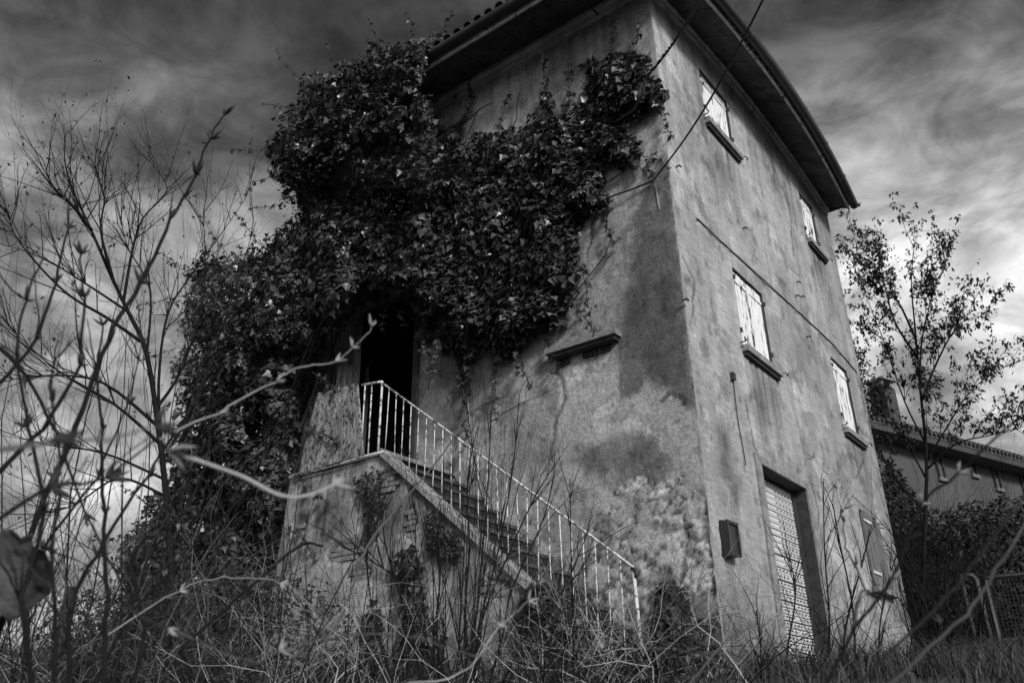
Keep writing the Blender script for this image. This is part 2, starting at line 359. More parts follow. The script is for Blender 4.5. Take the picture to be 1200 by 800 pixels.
def front_tone(u, z):
    du = (fbm(u*2.2, z*2.2, 11)-.5)*0.5; dz = (fbm(u*2.2, z*2.2, 12)-.5)*0.5
    du2 = (fbm(u*9, z*9, 13)-.5)*0.16; dz2 = (fbm(u*9, z*9, 14)-.5)*0.16
    U_, Z_ = u+du*.6+du2, z+dz*.6+dz2
    t = 0.46+0.80*fbm(u*1.1, z*0.8, 15)
    t *= 0.70+0.60*fbm(u*12, z*8, 16)
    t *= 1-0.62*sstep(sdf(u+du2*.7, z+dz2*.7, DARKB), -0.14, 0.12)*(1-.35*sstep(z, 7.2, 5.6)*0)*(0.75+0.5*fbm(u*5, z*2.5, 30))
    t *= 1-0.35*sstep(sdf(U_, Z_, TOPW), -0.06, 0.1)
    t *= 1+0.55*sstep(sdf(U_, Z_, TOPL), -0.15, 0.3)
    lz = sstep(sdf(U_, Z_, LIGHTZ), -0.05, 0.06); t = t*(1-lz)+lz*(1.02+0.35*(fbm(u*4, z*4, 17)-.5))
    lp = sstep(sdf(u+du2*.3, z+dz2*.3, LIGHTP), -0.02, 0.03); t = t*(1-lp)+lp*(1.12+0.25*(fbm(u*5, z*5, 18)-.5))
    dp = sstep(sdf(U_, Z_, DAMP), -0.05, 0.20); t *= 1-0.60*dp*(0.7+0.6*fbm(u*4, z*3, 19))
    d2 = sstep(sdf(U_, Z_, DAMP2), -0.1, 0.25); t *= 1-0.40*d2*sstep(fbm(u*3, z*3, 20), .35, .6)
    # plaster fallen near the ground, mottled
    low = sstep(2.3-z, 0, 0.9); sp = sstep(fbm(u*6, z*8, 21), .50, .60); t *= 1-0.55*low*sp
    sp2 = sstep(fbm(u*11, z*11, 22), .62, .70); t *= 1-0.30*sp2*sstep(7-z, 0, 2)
    t *= 1-0.45*sstep(sdf(U_, Z_, IVY_SHADE), -0.1, 0.6)  # shade of the overhanging ivy, painted into the wall tone
    # run-off streaks
    st = fbm(u*9, z*0.7, 23); t *= 1-0.20*sstep(st, .55, .72)*sstep(z, 4.5, 8)
    t *= 1-.25*drips(u, z, 9.1, 1.6, 110)
    lx0, lx1 = onY(650, 420)[0], onY(726, 395)[0]
    t *= 1-.35*drips(u, z, 4.0, .5, 112)*(u > lx0)*(u < lx1)
    t *= 1-.30*drips(u, z, 5.2, 2.2, 114)*(u < -3.2)
    rm = rubble_mask(u, z); f1, e2, idv = cells(u*6.5, z*9, 5); t = t*(1-rm)+rm*(.42+.85*idv)*(.35+.65*sstep(e2, .03, .16))*(.9+.4*fbm(u*14, z*14, 104))
    pf = sstep(fbm(u*1.7+3, z*1.7, 106)+.08*(fbm(u*11, z*11, 107)-.5), .60, .612)*sstep(7.5-z, 0, .5); t *= 1+.28*pf
    t *= 1-.6*crack(u, z, CRK)
    t *= 1-.35*sstep(.9-z+.5*(fbm(u*2, z*0, 108)-.5), 0, .5)
    # crack repaired with pale mortar
    cx = np.array([onY(636, 66)[0], onY(641, 100)[0]]); cz = np.array([onY(636, 66)[2], onY(641, 100)[2]])
    cr = cx[0]+(cz[0]-z)/(cz[0]-cz[1])*(cx[1]-cx[0])+0.04*(fbm(z*8, z*0, 24)-.5)
    t = np.where((np.abs(u-cr) < 0.022) & (z < cz[0]+.1) & (z > cz[1]-.05), 1.6, t)
    return t
def front_relief(u, z):
    r = 0.012*(fbm(u*1.6, z*1.6, 31)-.5)+0.006*(fbm(u*8, z*8, 32)-.5)
    low = sstep(2.3-z, 0, 0.9); sp = sstep(fbm(u*6, z*8, 21), .50, .58); r = r-0.022*low*sp
    r = r-0.014*sstep(sdf(u, z, LIGHTP), -0.005, 0.01)
    rm = rubble_mask(u, z); f1, e2, idv = cells(u*6.5, z*9, 5); r = r+rm*(-.030+.018*sstep(e2, .02, .16)+.008*idv)-.012*crack(u, z, CRK)
    r = r+.004*sstep(fbm(u*1.7+3, z*1.7, 106)+.08*(fbm(u*11, z*11, 107)-.5), .60, .612)
    e = sstep(np.minimum(-u, u+W_), 0, 0.05); return r*e
def chip(z): return .010+.06*np.maximum(0, fbm(z*3.1, z*0, 150)-.52)+.10*np.maximum(0, fbm(z*8, z*0+3, 151)-.60)
us = coords(-W_, 0, 0.027, [DOOR[0], DOOR[1]]); zs = coords(-0.6, H_, 0.027, [DOOR[2], DOOR[3]])
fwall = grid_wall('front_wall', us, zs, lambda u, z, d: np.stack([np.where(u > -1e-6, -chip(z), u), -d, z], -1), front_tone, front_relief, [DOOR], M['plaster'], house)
fwall['label'] = 'shaded front wall with damp patches'

SP = sidepoly([(836, 488), (852, 500), (858, 545), (872, 560), (868, 600), (842, 560)])
STR = sidepoly([(870, 430), (895, 450), (905, 500), (890, 520), (872, 480)])
def side_tone(u, z):
    t = 0.74+0.50*fbm(u*0.9, z*0.9, 41)
    t *= 0.93+0.14*fbm((u+z*0.35)*4, (z-u*0.5)*2.2, 42)
    du = (fbm(u*5, z*5, 43)-.5)*0.3; dz = (fbm(u*5, z*5, 44)-.5)*0.3
    t *= 1-0.38*sstep(sdf(u+du, z+dz, SP), -.05, .15)
    t *= 1-0.18*sstep(sdf(u+du, z+dz, STR), -.05, .25)
    for k, (a, b, c, d) in WINS.items():       # wash marks under the sills
        g = sstep(u, a-.15, a+.1)*sstep(b+.2-u, 0, .3)*sstep(c-.1-z, -.02, .05)*sstep(z-(c-1.5), 0, 1.4)
        t *= 1-0.26*g*sstep(fbm(u*9, z*0.9, 45), .35, .6)
        g2 = sstep(u, a-.35, a-.05)*sstep(b+.5-u, 0, .3)*sstep(c-.1-z, -.02, .1)*sstep(z-(c-2.2), 0, 1.4)
        t *= 1+0.10*g2*sstep(fbm(u*7, z*1.1, 46), .45, .6)
    st = fbm(u*5, z*0.5, 47, 3); t *= 1-0.16*sstep(st, .5, .75)
    t *= 1-0.25*sstep(fbm(u*3, z*3, 48), .60, .72)
    t *= 1-0.22*sstep(fbm(u*6, z*6, 49), .66, .72)
    t *= 1-0.28*sstep(1.2-z, 0, 1.0)*sstep(fbm(u*4, z*3, 50), .35, .6)
    for k, (a, b, c, d) in WINS.items(): t *= 1-.30*drips(u, z, c-.12, 1.3, 120+int(a*10), 12)*(u > a-.1)*(u < b+.2)
    t *= 1-.22*drips(u, z, 9.0, 2.0, 130, 9)
    t *= 1+.14*drips(u, z, 8.9, 6.5, 133, 7)
    t *= 1-.25*drips(u, z, 1.36, .9, 135, 12)*(u > .2)*(u < .5)
    t *= 1-.55*crack(u, z, CRS)
    pf = sstep(fbm(u*1.5+9, z*1.5, 136)+.10*(fbm(u*10, z*10, 137)-.5), .62, .63); t *= 1-.20*pf
    pl = sstep(fbm(u*2.2, z*2.2, 138)+.10*(fbm(u*12, z*12, 139)-.5), .64, .65); t *= 1+.22*pl
    t *= 1-.35*sstep(1.1-z+.6*(fbm(u*2.5, z*0, 140)-.5), 0, .7)
    t *= 1-0.12*sstep(u, 3.5, 7)
    far = sstep(u, 6.7, 7.1)*sstep(fbm(u*4, z*2.5, 51), .5, .62)*sstep(z, 4.4, 4.8)*sstep(6.3-z, 0, .4); t *= 1-.5*far
    return t
def side_relief(u, z):
    r = 0.010*(fbm(u*1.3, z*1.3, 61)-.5)+0.004*(fbm(u*8, z*8, 62)-.5)-0.010*sstep(fbm(u*6, z*6, 49), .66, .72)
    r = r-.008*crack(u, z, CRS)-.006*sstep(fbm(u*1.5+9, z*1.5, 136)+.10*(fbm(u*10, z*10, 137)-.5), .62, .63)
    return r*sstep(np.minimum(u, D_-u), 0, 0.05)
holes = [SDOOR, SWIN]+list(WINS.values())
us = coords(0, D_, 0.027, sorted({h[i] for h in holes for i in (0, 1)})); zs = coords(-0.6, H_, 0.027, sorted({h[i] for h in holes for i in (2, 3)}))
swall = grid_wall('side_wall', us, zs, lambda u, z, d: np.stack([d, np.where(u < 1e-6, chip(z), u), z], -1), side_tone, side_relief, holes, M['plaster_side'], house)
ce = MB(); zc_ = np.array([float(q) for q in np.linspace(-.6, H_, 376)])
for q in zc_: c_ = float(chip(np.array(q))); ce.v += [(-c_, 0, q), (-c_*.22, c_*.22, q), (0, c_, q)]
for i in range(len(zc_)-1): ce.f += [(3*i, 3*i+1, 3*i+4, 3*i+3), (3*i+1, 3*i+2, 3*i+5, 3*i+4)]
ce.build('corner_edge', M['corner'], house, True)
swall['label'] = 'pale side wall with four white shuttered windows'
def flat(name, quads, m, parent):
    b = MB()
    for q in quads: i = len(b.v); b.v += [tuple(map(float, p)) for p in q]; b.f.append(tuple(range(i, i+4)))
    return b.build(name, m, parent)
# inner leaf of the building: other walls, recesses
e = 0.3
back = MB(); back.box((-W_, D_-e, -.6), (-0.31, D_-.002, H_-.01)); back.build('back_wall', M['housewall'], house)
back = MB(); back.box((-W_+.002, 0.31, -.6), (-W_+e, D_-e-.003, H_-.01)); back.build('end_wall', M['housewall'], house)
MB().box((-W_+e+.003, 0.31, 2.66), (-.31, D_-e-.003, 2.85)).build('upper_floor', M['stone_dark'], house)
# reveals
def reveal(name, axis, h, depth, m):
    a, b, c, d = h; P = (lambda u, z, q: (u, q, z)) if axis == 'F' else (lambda u, z, q: (-q, u, z))
    flat(name, [[P(a, c, 0), P(a, d, 0), P(a, d, depth), P(a, c, depth)], [P(b, c, 0), P(b, c, depth), P(b, d, depth), P(b, d, 0)],
                [P(a, d, 0), P(b, d, 0), P(b, d, depth), P(a, d, depth)], [P(a, c, 0), P(a, c, depth), P(b, c, depth), P(b, c, 0)]], m, house)
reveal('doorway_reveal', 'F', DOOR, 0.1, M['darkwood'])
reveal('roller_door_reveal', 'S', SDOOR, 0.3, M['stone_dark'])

# cornice, soffit, fascia, gutter following the slightly bowed eaves
def bow(y, a): t = min(max(y/7.2, 0), 1); return a*4*t*(1-t)
def solve_eave(pts, zf):
    o = []
    for px, py in pts:
        lo, hi = 0.2, 1.4
        for _ in range(40):
            md = (lo+hi)/2; p = onX(px, py, md)
            if p[2] > zf(p[1]): lo = md
            else: hi = md
        o.append(onX(px, py, (lo+hi)/2))
    return o
zf = lambda y: 8.93+bow(y, .16)
fas = solve_eave([(825.8, 0), (855.5, 38.5), (897.5, 84), (936, 140), (964, 196), (995.5, 247)], zf)
ys = np.array([p[1] for p in fas]); ds = np.array([p[0] for p in fas])
cf = np.polyfit(ys, ds, 2)
EY = np.linspace(-0.0, ys[-1]+.02, 25)
SO = [float(np.polyval(cf, y)) for y in EY]
FO = 0.84                                        # overhang on the front
yc0 = -FO
EYs = [yc0]+list(EY[1:]); SOs = [SO[0]]+SO[1:]
def strip(name, ys_, prof, m, smooth=False):
    rows = [prof(y, o) for y, o in zip(ys_, SOs)]; b = MB(); return b.sweep(rows, lambda i: rows[i]).build(name, m, house, smooth)
mz = lambda y: 8.99+bow(y, .34)
strip('side_moulding', [-.05]+list(EY[1:]), lambda y, o: [(-.02, y, mz(y)), (.05, y, mz(y)+.0), (.05, y, mz(y)+.07), (.085, y, mz(y)+.085), (.085, y, mz(y)+.16), (-.02, y, mz(y)+.16)], M['moulding'])
yy_ = yc0
while yy_ < EY[-1]-.1:
    y1_ = min(yy_+random.uniform(.36, .44), EY[-1]); jz = random.uniform(-.006, .006); pts = []
    for ya in (yy_+.006, y1_-.006): o = float(np.polyval(cf, max(ya, 0))); pts.append(((.03, ya, mz(ya)+.155+jz), (o, ya, zf(ya)+.03+jz), (o, ya, zf(ya)+.09), (.03, ya, mz(ya)+.24)))
    (a0, a1, a2, a3), (b0, b1, b2, b3) = pts
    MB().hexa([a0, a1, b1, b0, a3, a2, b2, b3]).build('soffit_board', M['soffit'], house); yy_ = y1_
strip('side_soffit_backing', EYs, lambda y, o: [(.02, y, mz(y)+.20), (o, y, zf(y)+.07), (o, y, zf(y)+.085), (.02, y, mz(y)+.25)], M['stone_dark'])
strip('side_fascia', EYs, lambda y, o: [(o+.002, y, zf(y)), (o+.03, y, zf(y)), (o+.03, y, zf(y)+.10), (o+.002, y, zf(y)+.10)], M['fascia'])
gr = empty('gutter'); gr.parent = house; gr.location = (0, 0, -.3)
def gprof(c, axis, r):
    o = []
    for k in range(9):
        a = math.pi+math.pi*k/8; q = (r*math.cos(a), r*math.sin(a))
        o.append((c[0]+q[0], c[1], c[2]+q[1]) if axis == 'x' else (c[0], c[1]+q[0], c[2]+q[1]))
    for k in range(9):
        a = 2*math.pi-math.pi*k/8; q = ((r-.008)*math.cos(a), (r-.008)*math.sin(a))
        o.append((c[0]+q[0], c[1], c[2]+q[1]) if axis == 'x' else (c[0], c[1]+q[0], c[2]+q[1]))
    return o
def part_of(o, p): return o
gut = MB(); rows = [gprof((o+.115, y, zf(y)+.135), 'x', .082) for y, o in zip([yc0-.1]+list(EY[1:])+[EY[-1]+.06], SOs+[SOs[-1]])]
gut.sweep(rows, lambda i: rows[i]).build('side_gutter', M['gutter'], house, True)
for y in np.arange(.6, 7.2, 1.1):
    o = float(np.polyval(cf, y)); j = MB(); rr = [gprof((o+.115, y+q, zf(y)+.135), 'x', .090) for q in (0, .05)]
    j.sweep(rr, lambda i: rr[i]).build('gutter_joint', M['gutter'], house, True)
bpy.data.objects.remove(gr)
# front eave
fz = 9.02
def fstrip(name, prof, m, x1, smooth=False):
    xs = np.linspace(-W_+.1, x1, 12); rows = [prof(x) for x in xs]; return MB().sweep(rows, lambda i: rows[i]).build(name, m, house, smooth)
fmz = 9.10
fstrip('front_moulding', lambda x: [(x, .02, fmz), (x, -.05, fmz), (x, -.05, fmz+.09), (x, -.09, fmz+.11), (x, -.09, fmz+.20), (x, .02, fmz+.20)], M['moulding'], .0)
xx_ = -W_+.1
while xx_ < SO[0]-.1:
    x1_ = min(xx_+random.uniform(.36, .44), SO[0]); jz = random.uniform(-.006, .006); A0, A1 = xx_+.006, x1_-.006
    MB().hexa([(A0, -.04, fmz+.19+jz), (A0, -FO, fz+.03+jz), (A1, -FO, fz+.03+jz), (A1, -.04, fmz+.19+jz), (A0, -.04, fmz+.27), (A0, -FO, fz+.09), (A1, -FO, fz+.09), (A1, -.04, fmz+.27)]).build('soffit_board', M['soffit'], house); xx_ = x1_
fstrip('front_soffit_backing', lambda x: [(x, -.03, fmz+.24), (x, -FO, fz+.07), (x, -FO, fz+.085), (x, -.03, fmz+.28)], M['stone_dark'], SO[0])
fstrip('front_fascia', lambda x: [(x, -FO-.002, fz), (x, -FO-.03, fz), (x, -FO-.03, fz+.12), (x, -FO-.002, fz+.12)], M['fascia'], SO[0]+.03)
xs = np.linspace(-W_+.05, SO[0]+.15, 14); rows = [gprof((x, -FO-.115, fz+.15), 'y', .085) for x in xs]
MB().sweep(rows, lambda i: rows[i]).build('front_gutter', M['gutter'], house, True)
# hipped roof with rows of tiles at the eaves
rf = MB(); ex0, ex1, ey0, ey1 = -W_-.0, .62, -FO-.10, D_+.25; rz = 9.30
pk0, pk1 = (-W_/2-.4, D_/2, rz+2.3), (-W_/2+.4, D_/2, rz+2.3)
b8 = [(ex0, ey0, rz), (ex1-.02, ey0, rz), (ex1-.1, ey1, rz), (ex0, ey1, rz)]
rf.v = b8+[pk0, pk1]; rf.f = [(0, 1, 5, 4), (1, 2, 5), (2, 3, 4, 5), (3, 0, 4)]
roof = rf.build('roof', M['tile'], house)
def tile_mesh():
    b = MB(); k = 6; 
    for q in range(2):
        for i in range(k+1):
            a = math.pi*i/k; b.v.append((.085*math.cos(a), q*.42, .07*math.sin(a)*(1-.1*q)))
    for q in range(2):
        for i in range(k+1):
            a = math.pi*i/k; b.v.append((.072*math.cos(a), q*.42, .057*math.sin(a)*(1-.1*q)))
    for i in range(k): b.f += [(i, i+1, k+1+i+1, k+1+i), (2*(k+1)+i, 3*(k+1)+i, 3*(k+1)+i+1, 2*(k+1)+i+1), (i, 2*(k+1)+i, 2*(k+1)+i+1, i+1)]
    me = bpy.data.meshes.new('tile'); me.from_pydata(b.v, [], b.f); me.materials.append(M['tile']); return me
tm = tile_mesh()
def place_tile(x, y, z, rz_, tilt):
    o = bpy.data.objects.new('tile', tm); C.objects.link(o); o.parent = roof
    o.location = (x, y, z); o.rotation_euler = (tilt, 0, rz_)
for x in np.arange(ex0+.1, SO[0]+.1, .2): place_tile(x, -FO-.14, rz-.04, random.uniform(-.03, .03), .36)
for y in np.arange(-.7, 7.3, .2): place_tile(float(np.polyval(cf, max(y, 0)))+.12, y, rz-.04, math.pi/2+random.uniform(-.03, .03), .36)

# windows with white board shutters ---------------------------------
def hook(p, s, parent):
    x, y, z = p
    MB().tube([(0, y, z), (.07, y, z), (.10, y+.02*s, z+.012), (.11, y+.05*s, z), (.10, y+.08*s, z-.02), (.11, y+.10*s, z+.02)], .009, 5).build('shutter_hook', M['iron'], parent)
def shutter_window(k, h, label, nb, sill_ext, tilt, blade):
    a, b, c, d = h; w_ = empty('window', (0, (a+b)/2, c)); w_.parent = house; w_.location = Vector((0, (a+b)/2, c))-house.location
    if label: w_['label'] = label
    reveal_mb = MB()
    P = lambda u, z, q: (-q, u, z)
    flat('reveal', [[P(a, c, 0), P(a, d, 0), P(a, d, .14), P(a, c, .14)], [P(b, c, 0), P(b, c, .14), P(b, d, .14), P(b, d, 0)],
                    [P(a, d, 0), P(b, d, 0), P(b, d, .14), P(a, d, .14)], [P(a, c, .14), P(a, d, .14), P(b, d, .14), P(b, c, .14)]], M['darkwood'], w_)
    n = nb; wd = (b-a-.02)/n
    for i in range(n):
        y0 = a+.01+i*wd+random.uniform(.002, .009); y1 = a+.01+(i+1)*wd-random.uniform(.004, .013)
        if i == n//2: y0 += .008
        zt = d-.015-random.uniform(0, .02); zb = c+.02+random.uniform(0, .02)
        xo = -.035+random.uniform(-.006, .006)
        MB().hexa([(xo-.02, y0, zb), (xo, y0, zb), (xo, y1, zb), (xo-.02, y1, zb), (xo-.02, y0, zt), (xo, y0, zt), (xo, y1, zt), (xo-.02, y1, zt)]).build('board', M['paint'], w_)
    hf = n//2*wd
    for z in (d-.16, ):
        MB().box((-.034, a+.02, z-.02), (-.020, a+hf-.03, z+.02)).build('strap_hinge', M['paint'], w_)
        MB().box((-.034, a+hf+.05, z-.02), (-.020, b-.02, z+.02)).build('strap_hinge', M['paint'], w_)
    for y in (a-.015, b+.0):
        for z in (d-.16, c+.2): MB().box((-.004, y-.01, z-.03), (.022, y+.022, z+.03)).build('hinge_pin', M['iron'], w_)
    s0, s1 = a-.06, b+sill_ext
    MB().box((-.12, s0, c-.10-tilt), (.085, s1, c-.03), .004).build('sill', M['stone'], w_)
    MB().box((-.02, s0+.02, c-.15-tilt), (.05, s1-.02, c-.102-tilt), .003).build('sill_shade_strip', M['stone_dark'], w_)  # added dark strip imitating the shadow below the sill
    hook((0, s0-.03, c-.01), -1, w_); hook((0, s1+.03, c-.06), 1, w_)
    return w_
shutter_window('UL', WINS['UL'], 'upper window with peeling white shutters nearest the corner', 6, .14, 0.03, 0)
shutter_window('UR', WINS['UR'], 'upper window with white shutters at the far end', 4, .16, 0.02, 0)
shutter_window('LL', WINS['LL'], 'middle window with bright white shutters and stone sill', 6, .10, 0.02, 0)
shutter_window('LR', WINS['LR'], 'middle window with white shutters at the far end', 4, .14, 0.02, 0)
# weathered grey shutter on the ground floor
gw = empty('window'); gw.parent = house; gw.location = Vector((0, SWIN[0], SWIN[2]))-house.location; gw['label'] = 'small ground floor window behind a grey weathered plank shutter'
a, b, c, d = SWIN; P = lambda u, z, q: (-q, u, z)
flat('reveal', [[P(a, c, 0), P(a, d, 0), P(a, d, .2), P(a, c, .2)], [P(b, c, 0), P(b, c, .2), P(b, d, .2), P(b, d, 0)], [P(a, d, 0), P(b, d, 0), P(b, d, .2), P(a, d, .2)], [P(a, c, .2), P(a, d, .2), P(b, d, .2), P(b, c, .2)]], M['stone_dark'], gw)
for i in range(6):
    y0 = a-.03+i*.155; MB().box((.012, y0, c-.04+random.uniform(0, .05)), (.042+random.uniform(-.006, .006), y0+.134, d-.02-random.uniform(0, .07)), .003).build('board', M['oldwood'], gw)
for z in (c+.16, d-.18): MB().box((.048, a+.0, z-.018), (.060, a+.36, z+.022)).build('strap_hinge', M['paint'], gw)
for z in (c+.62, d-.16):
    for q in (0, .06): MB().tube([(.03, b+.02, z+q), (.08, b+.06, z+q), (.07, b+.13, z+q)], .014, 5).build('hinge_pin', M['oldwood'], gw)
MB().box((-.1, a-.1, c-.13), (.12, b+.12, c-.055), .004).build('sill', M['stone'], gw)

# roller door --------------------------------------------------------
rd = empty('roller_door'); rd.parent = house; rd.location = Vector((0, 2.3, .3))-house.location; rd['label'] = 'perforated metal roller door in the side wall'
a, b, c, d = SDOOR; RX = -.20
def slat_mesh(solid):
    y0, y1 = a+.03, b-.03; hgt = .076; rows_z = [(.012, .030), (.042, .060)]
    V = []; F = []; nh = 13; pitch = (y1-y0)/nh
    def q(ya, yb, za, zb, x=0.0, x2=None):
        i = len(V); x2 = x if x2 is None else x2; V.extend([(x, ya, za), (x, yb, za), (x2, yb, zb), (x2, ya, zb)]); F.append((i, i+1, i+2, i+3))
    q(y0, y1, .005, .032, .000, .012)
    za, zb = .032, .052
    x = y0
    for k in range(nh):
        yy = y0+k*pitch; is_solid = (solid and 2 <= k <= 6) or random.random() < .06
        if is_solid: q(yy, yy+pitch, za, zb, .012); continue
        q(yy, yy+pitch*.40, za, zb, .012)
    q(y0, y1, zb, .066, .012, .006); q(y0, y1, .066, .072, .006, -.014)
    me = bpy.data.meshes.new('slat'); me.from_pydata(V, [], F); me.materials.append(M['shut']); return me
sm = [slat_mesh(False), slat_mesh(True)]
sm2 = [slat_mesh(k_) for k_ in (True, False)]
ns = int((d-c-.02)/.078)
for i in range(ns):
    top = ns-1-i
    o = bpy.data.objects.new('slat', (sm if i % 2 else sm2)[(1 if i % 2 else 0) if (top < 14 and top > 0) else (0 if i % 2 else 1)]); C.objects.link(o); o.parent = rd
    o.location = Vector((RX+random.uniform(-.004, .004), 0, c+.01+i*.078))-Vector((0, 2.3, .3)); o.rotation_euler = (random.uniform(-.002, .002), 0, 0)
MB().box((RX-.06, a+.01, c), (RX-.03, b-.01, d-.01)).build('dark_interior_sheet', M['box'], rd)  # black sheet standing in for the unlit interior behind the slats
for y in (a+.004, b-.044): MB().box((RX-.03, y, c), (RX+.05, y+.04, d-.02)).build('guide_rail', M['iron'], rd)
MB().box((-.012, a-.16, c-.4), (.026, a-.002, d+.10), .003).build('door_surround', M['stone'], rd)
MB().box((-.012, b+.002, c-.4), (.026, b+.16, d+.10), .003).build('door_surround', M['stone'], rd)
MB().box((-.012, a-.001, d+.002), (.024, b+.001, d+.10), .002).build('door_surround', M['stone'], rd)

# shelf-like lintel over the blocked opening --------------------------
lp = onY(647, 420); rp = onY(727, 392)
lt = MB().box((lp[0], -.17, 4.03), (rp[0]+.02, .0, 4.10), .004); lt.build('blocked_window_lintel', M['stone'], house)
MB().box((lp[0]+.03, -.13, 3.985), (rp[0]-.02, .0, 4.028), .003).build('blocked_window_lintel_shade', M['stone_dark'], house)  # added dark strip in place of the shadow the lintel casts
x = lp[0]+.12
for k in range(9):
    if k in (2, 3): x += .085; continue
    MB().box((x, -.012, 3.88+random.uniform(0, .03)), (x+.06, .012, 3.984), .003).build('vent_slot', M['box'], house); x += .085

# meter box, cables ---------------------------------------------------
mbx = empty('meter_box', (0.08, .37, 1.36), 'black electric meter box on the side wall near the corner', 'meter box')
MB().hexa([(0.01, .20, 1.36), (.08, .20, 1.36), (.08, .47, 1.38), (0.01, .47, 1.38), (0.01, .20, 1.735), (.08, .20, 1.72), (.08, .47, 1.735), (0.01, .47, 1.75)]).build('case', M['box'], mbx)
for args in (((.08, .20, 1.36), (.10, .225, 1.73)), ((.08, .445, 1.38), (.10, .47, 1.735)), ((.08, .226, 1.70), (.10, .444, 1.73)), ((.08, .226, 1.37), (.10, .444, 1.395))):
    MB().box(*args).build('rim', M['box'], mbx)
def wire(name, pts, r, label, m='cable', n=6, sag=0):
    o = MB().tube(pts, r, n).build(name, M[m], None, True); return tag(o, label, 'cable')
# twisted cable: leaves the ivy at the top of the front wall and runs to a pole behind the camera
p0 = onY(722, 142, -.30); p1 = onY(742, 129, -.42); p2 = onY(753, 109, -.50); p3 = onY(756, 92, -.55); p4 = onY(769, 77, -.6); far = U(838, -40, 7.4)
base = [p0, p1, p2, p3, p4]+[p4+(far-p4)*t+np.array([0, 0, -.10*math.sin(math.pi*t)]) for t in np.linspace(.15, 1, 12)]
fine = []
for i in range(len(base)-1):
    for t in np.linspace(0, 1, 8, endpoint=False): fine.append(base[i]+(base[i+1]-base[i])*t)
fine += [far+(far-p4)*t for t in (.5, 1.5, 4)]
tw = MB()
for ph in (0, math.pi):
    tw.tube([p+np.array([math.cos(i*.7+ph), 0, math.sin(i*.7+ph)])*.013 for i, p in enumerate(fine)], .012, 5)
tag(tw.build('power_cable', M['cable'], None, True), 'thick twisted black power cable hanging from the ivy at the corner', 'cable')
q0 = onY(690, 240, -.15); q1 = onY(714, 231, -.12); q2 = onY(765, 212, -.04); far = U(905, -22, 6.2)
sec = [q0, q1, (q1+q2)/2+np.array([0, 0, -.01]), q2]+[q2+(far-q2)*t+np.array([0, 0, -.16*math.sin(math.pi*t)]) for t in np.linspace(.06, 1, 14)]+[far+(far-q2)*t for t in (.5, 2)]
wire('telephone_cable', sec, .012, 'thin black cable bending at the house corner below the ivy')
wire('wall_cable', [onX(*p, .012) for p in ((817, 256), (842, 280), (887, 321), (942, 371), (975, 402), (1004, 436))], .010, 'thin dark cable fixed across the side wall between the two upper storeys')
wire('hanging_wire', [onX(*p, .015) for p in ((859, 442), (862, 470), (866, 500), (870, 520), (874, 545))], .006, 'short hanging wire below the middle shuttered window')
tag(MB().box(tuple(onX(856, 445, .0)), tuple(onX(861, 438, .05)+np.array([.0, .03, .02]))).build('junction_box', M['iron']), 'tiny dark junction box at the top of the hanging wire', 'junction box')
for i, (px, py) in enumerate([(792, 196), (870, 268), (933, 331), (932, 347), (938, 348), (945, 395), (800, 352)]):
    p = onX(px, py, 0); o = MB().tube([p, p+np.array([.05, .0, .005]), p+np.array([.06, .03, -.01])], .013, 5).build('wall_bracket', M['iron'], house)
p = onY(703, 20, 0); MB().tube([p, p+np.array([0, -.25, -.02]), p+np.array([.12, -.27, -.08])], .015, 5).build('wall_bracket', M['iron'], house)

# ------------------------------------------------------------------ outside stair
SY = -1.3; ZL = 2.86; X0 = -3.50
stair = empty('outside_stair', (-3, SY, .3), 'plastered outside stair rising to the dark first floor doorway', 'stair')
NS = 13; rise = (ZL-.10)/NS; run = 3.30/NS
def top_z(x): return ZL-(x-X0)*rise/run if x > X0 else ZL
# side wall under the stair as a relief grid
XL = -5.36
def st_tone(u, z):
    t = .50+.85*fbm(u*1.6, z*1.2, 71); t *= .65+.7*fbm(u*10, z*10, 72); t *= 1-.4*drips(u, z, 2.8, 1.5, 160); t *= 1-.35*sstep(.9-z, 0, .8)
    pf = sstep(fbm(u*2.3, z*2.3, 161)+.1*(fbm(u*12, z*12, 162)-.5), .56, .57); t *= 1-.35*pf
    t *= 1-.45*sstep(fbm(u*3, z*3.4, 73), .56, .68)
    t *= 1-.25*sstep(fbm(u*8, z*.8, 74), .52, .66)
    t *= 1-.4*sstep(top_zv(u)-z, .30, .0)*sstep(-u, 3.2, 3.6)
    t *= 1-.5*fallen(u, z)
    return t
def top_zv(u): return np.where(u > X0, ZL-(u-X0)*rise/run, ZL)
def fallen(u, z):
    f = np.zeros(np.shape(u))
    for cx_, cz_, rx_, rz_ in FALL:
        dd = np.hypot((u-cx_)/rx_, (z-cz_)/rz_)+.5*(fbm(u*6, z*6, 75)-.5)
        f = np.maximum(f, sstep(1-dd, 0, .08))
    return f
FALL = []
for px, py, rx_, rz_ in [(452, 566, .24, .16), (405, 645, .34, .15), (345, 615, .16, .14), (418, 672, .22, .10), (350, 700, .22, .08), (575, 690, .25, .10), (480, 610, .12, .2), (330, 665, .10, .10)]:
    p = onY(px, py, SY); FALL.append((p[0], p[2], rx_, rz_))
us = coords(XL, -.35, .03, [X0]); vs = np.linspace(0, 1, 90)
def st_place(u, v_, d):
    zb = -.5; z = zb+v_*(top_zv(u)-.002-zb); batter = .05*(ZL-z)
    return np.stack([np.where(u < X0, X0+(u-X0)*(1.07-.17*z/ZL), u), SY-d, z], -1)
u, v2 = np.meshgrid(us, vs); zz = -.5+v2*(top_zv(u)-.002+.5)
stone_relief = .02*(fbm(u*2, zz*2, 76)-.5)+.012*(fbm(u*9, zz*9, 77)-.5)-.035*fallen(u, zz)
tn = st_tone(u, zz)
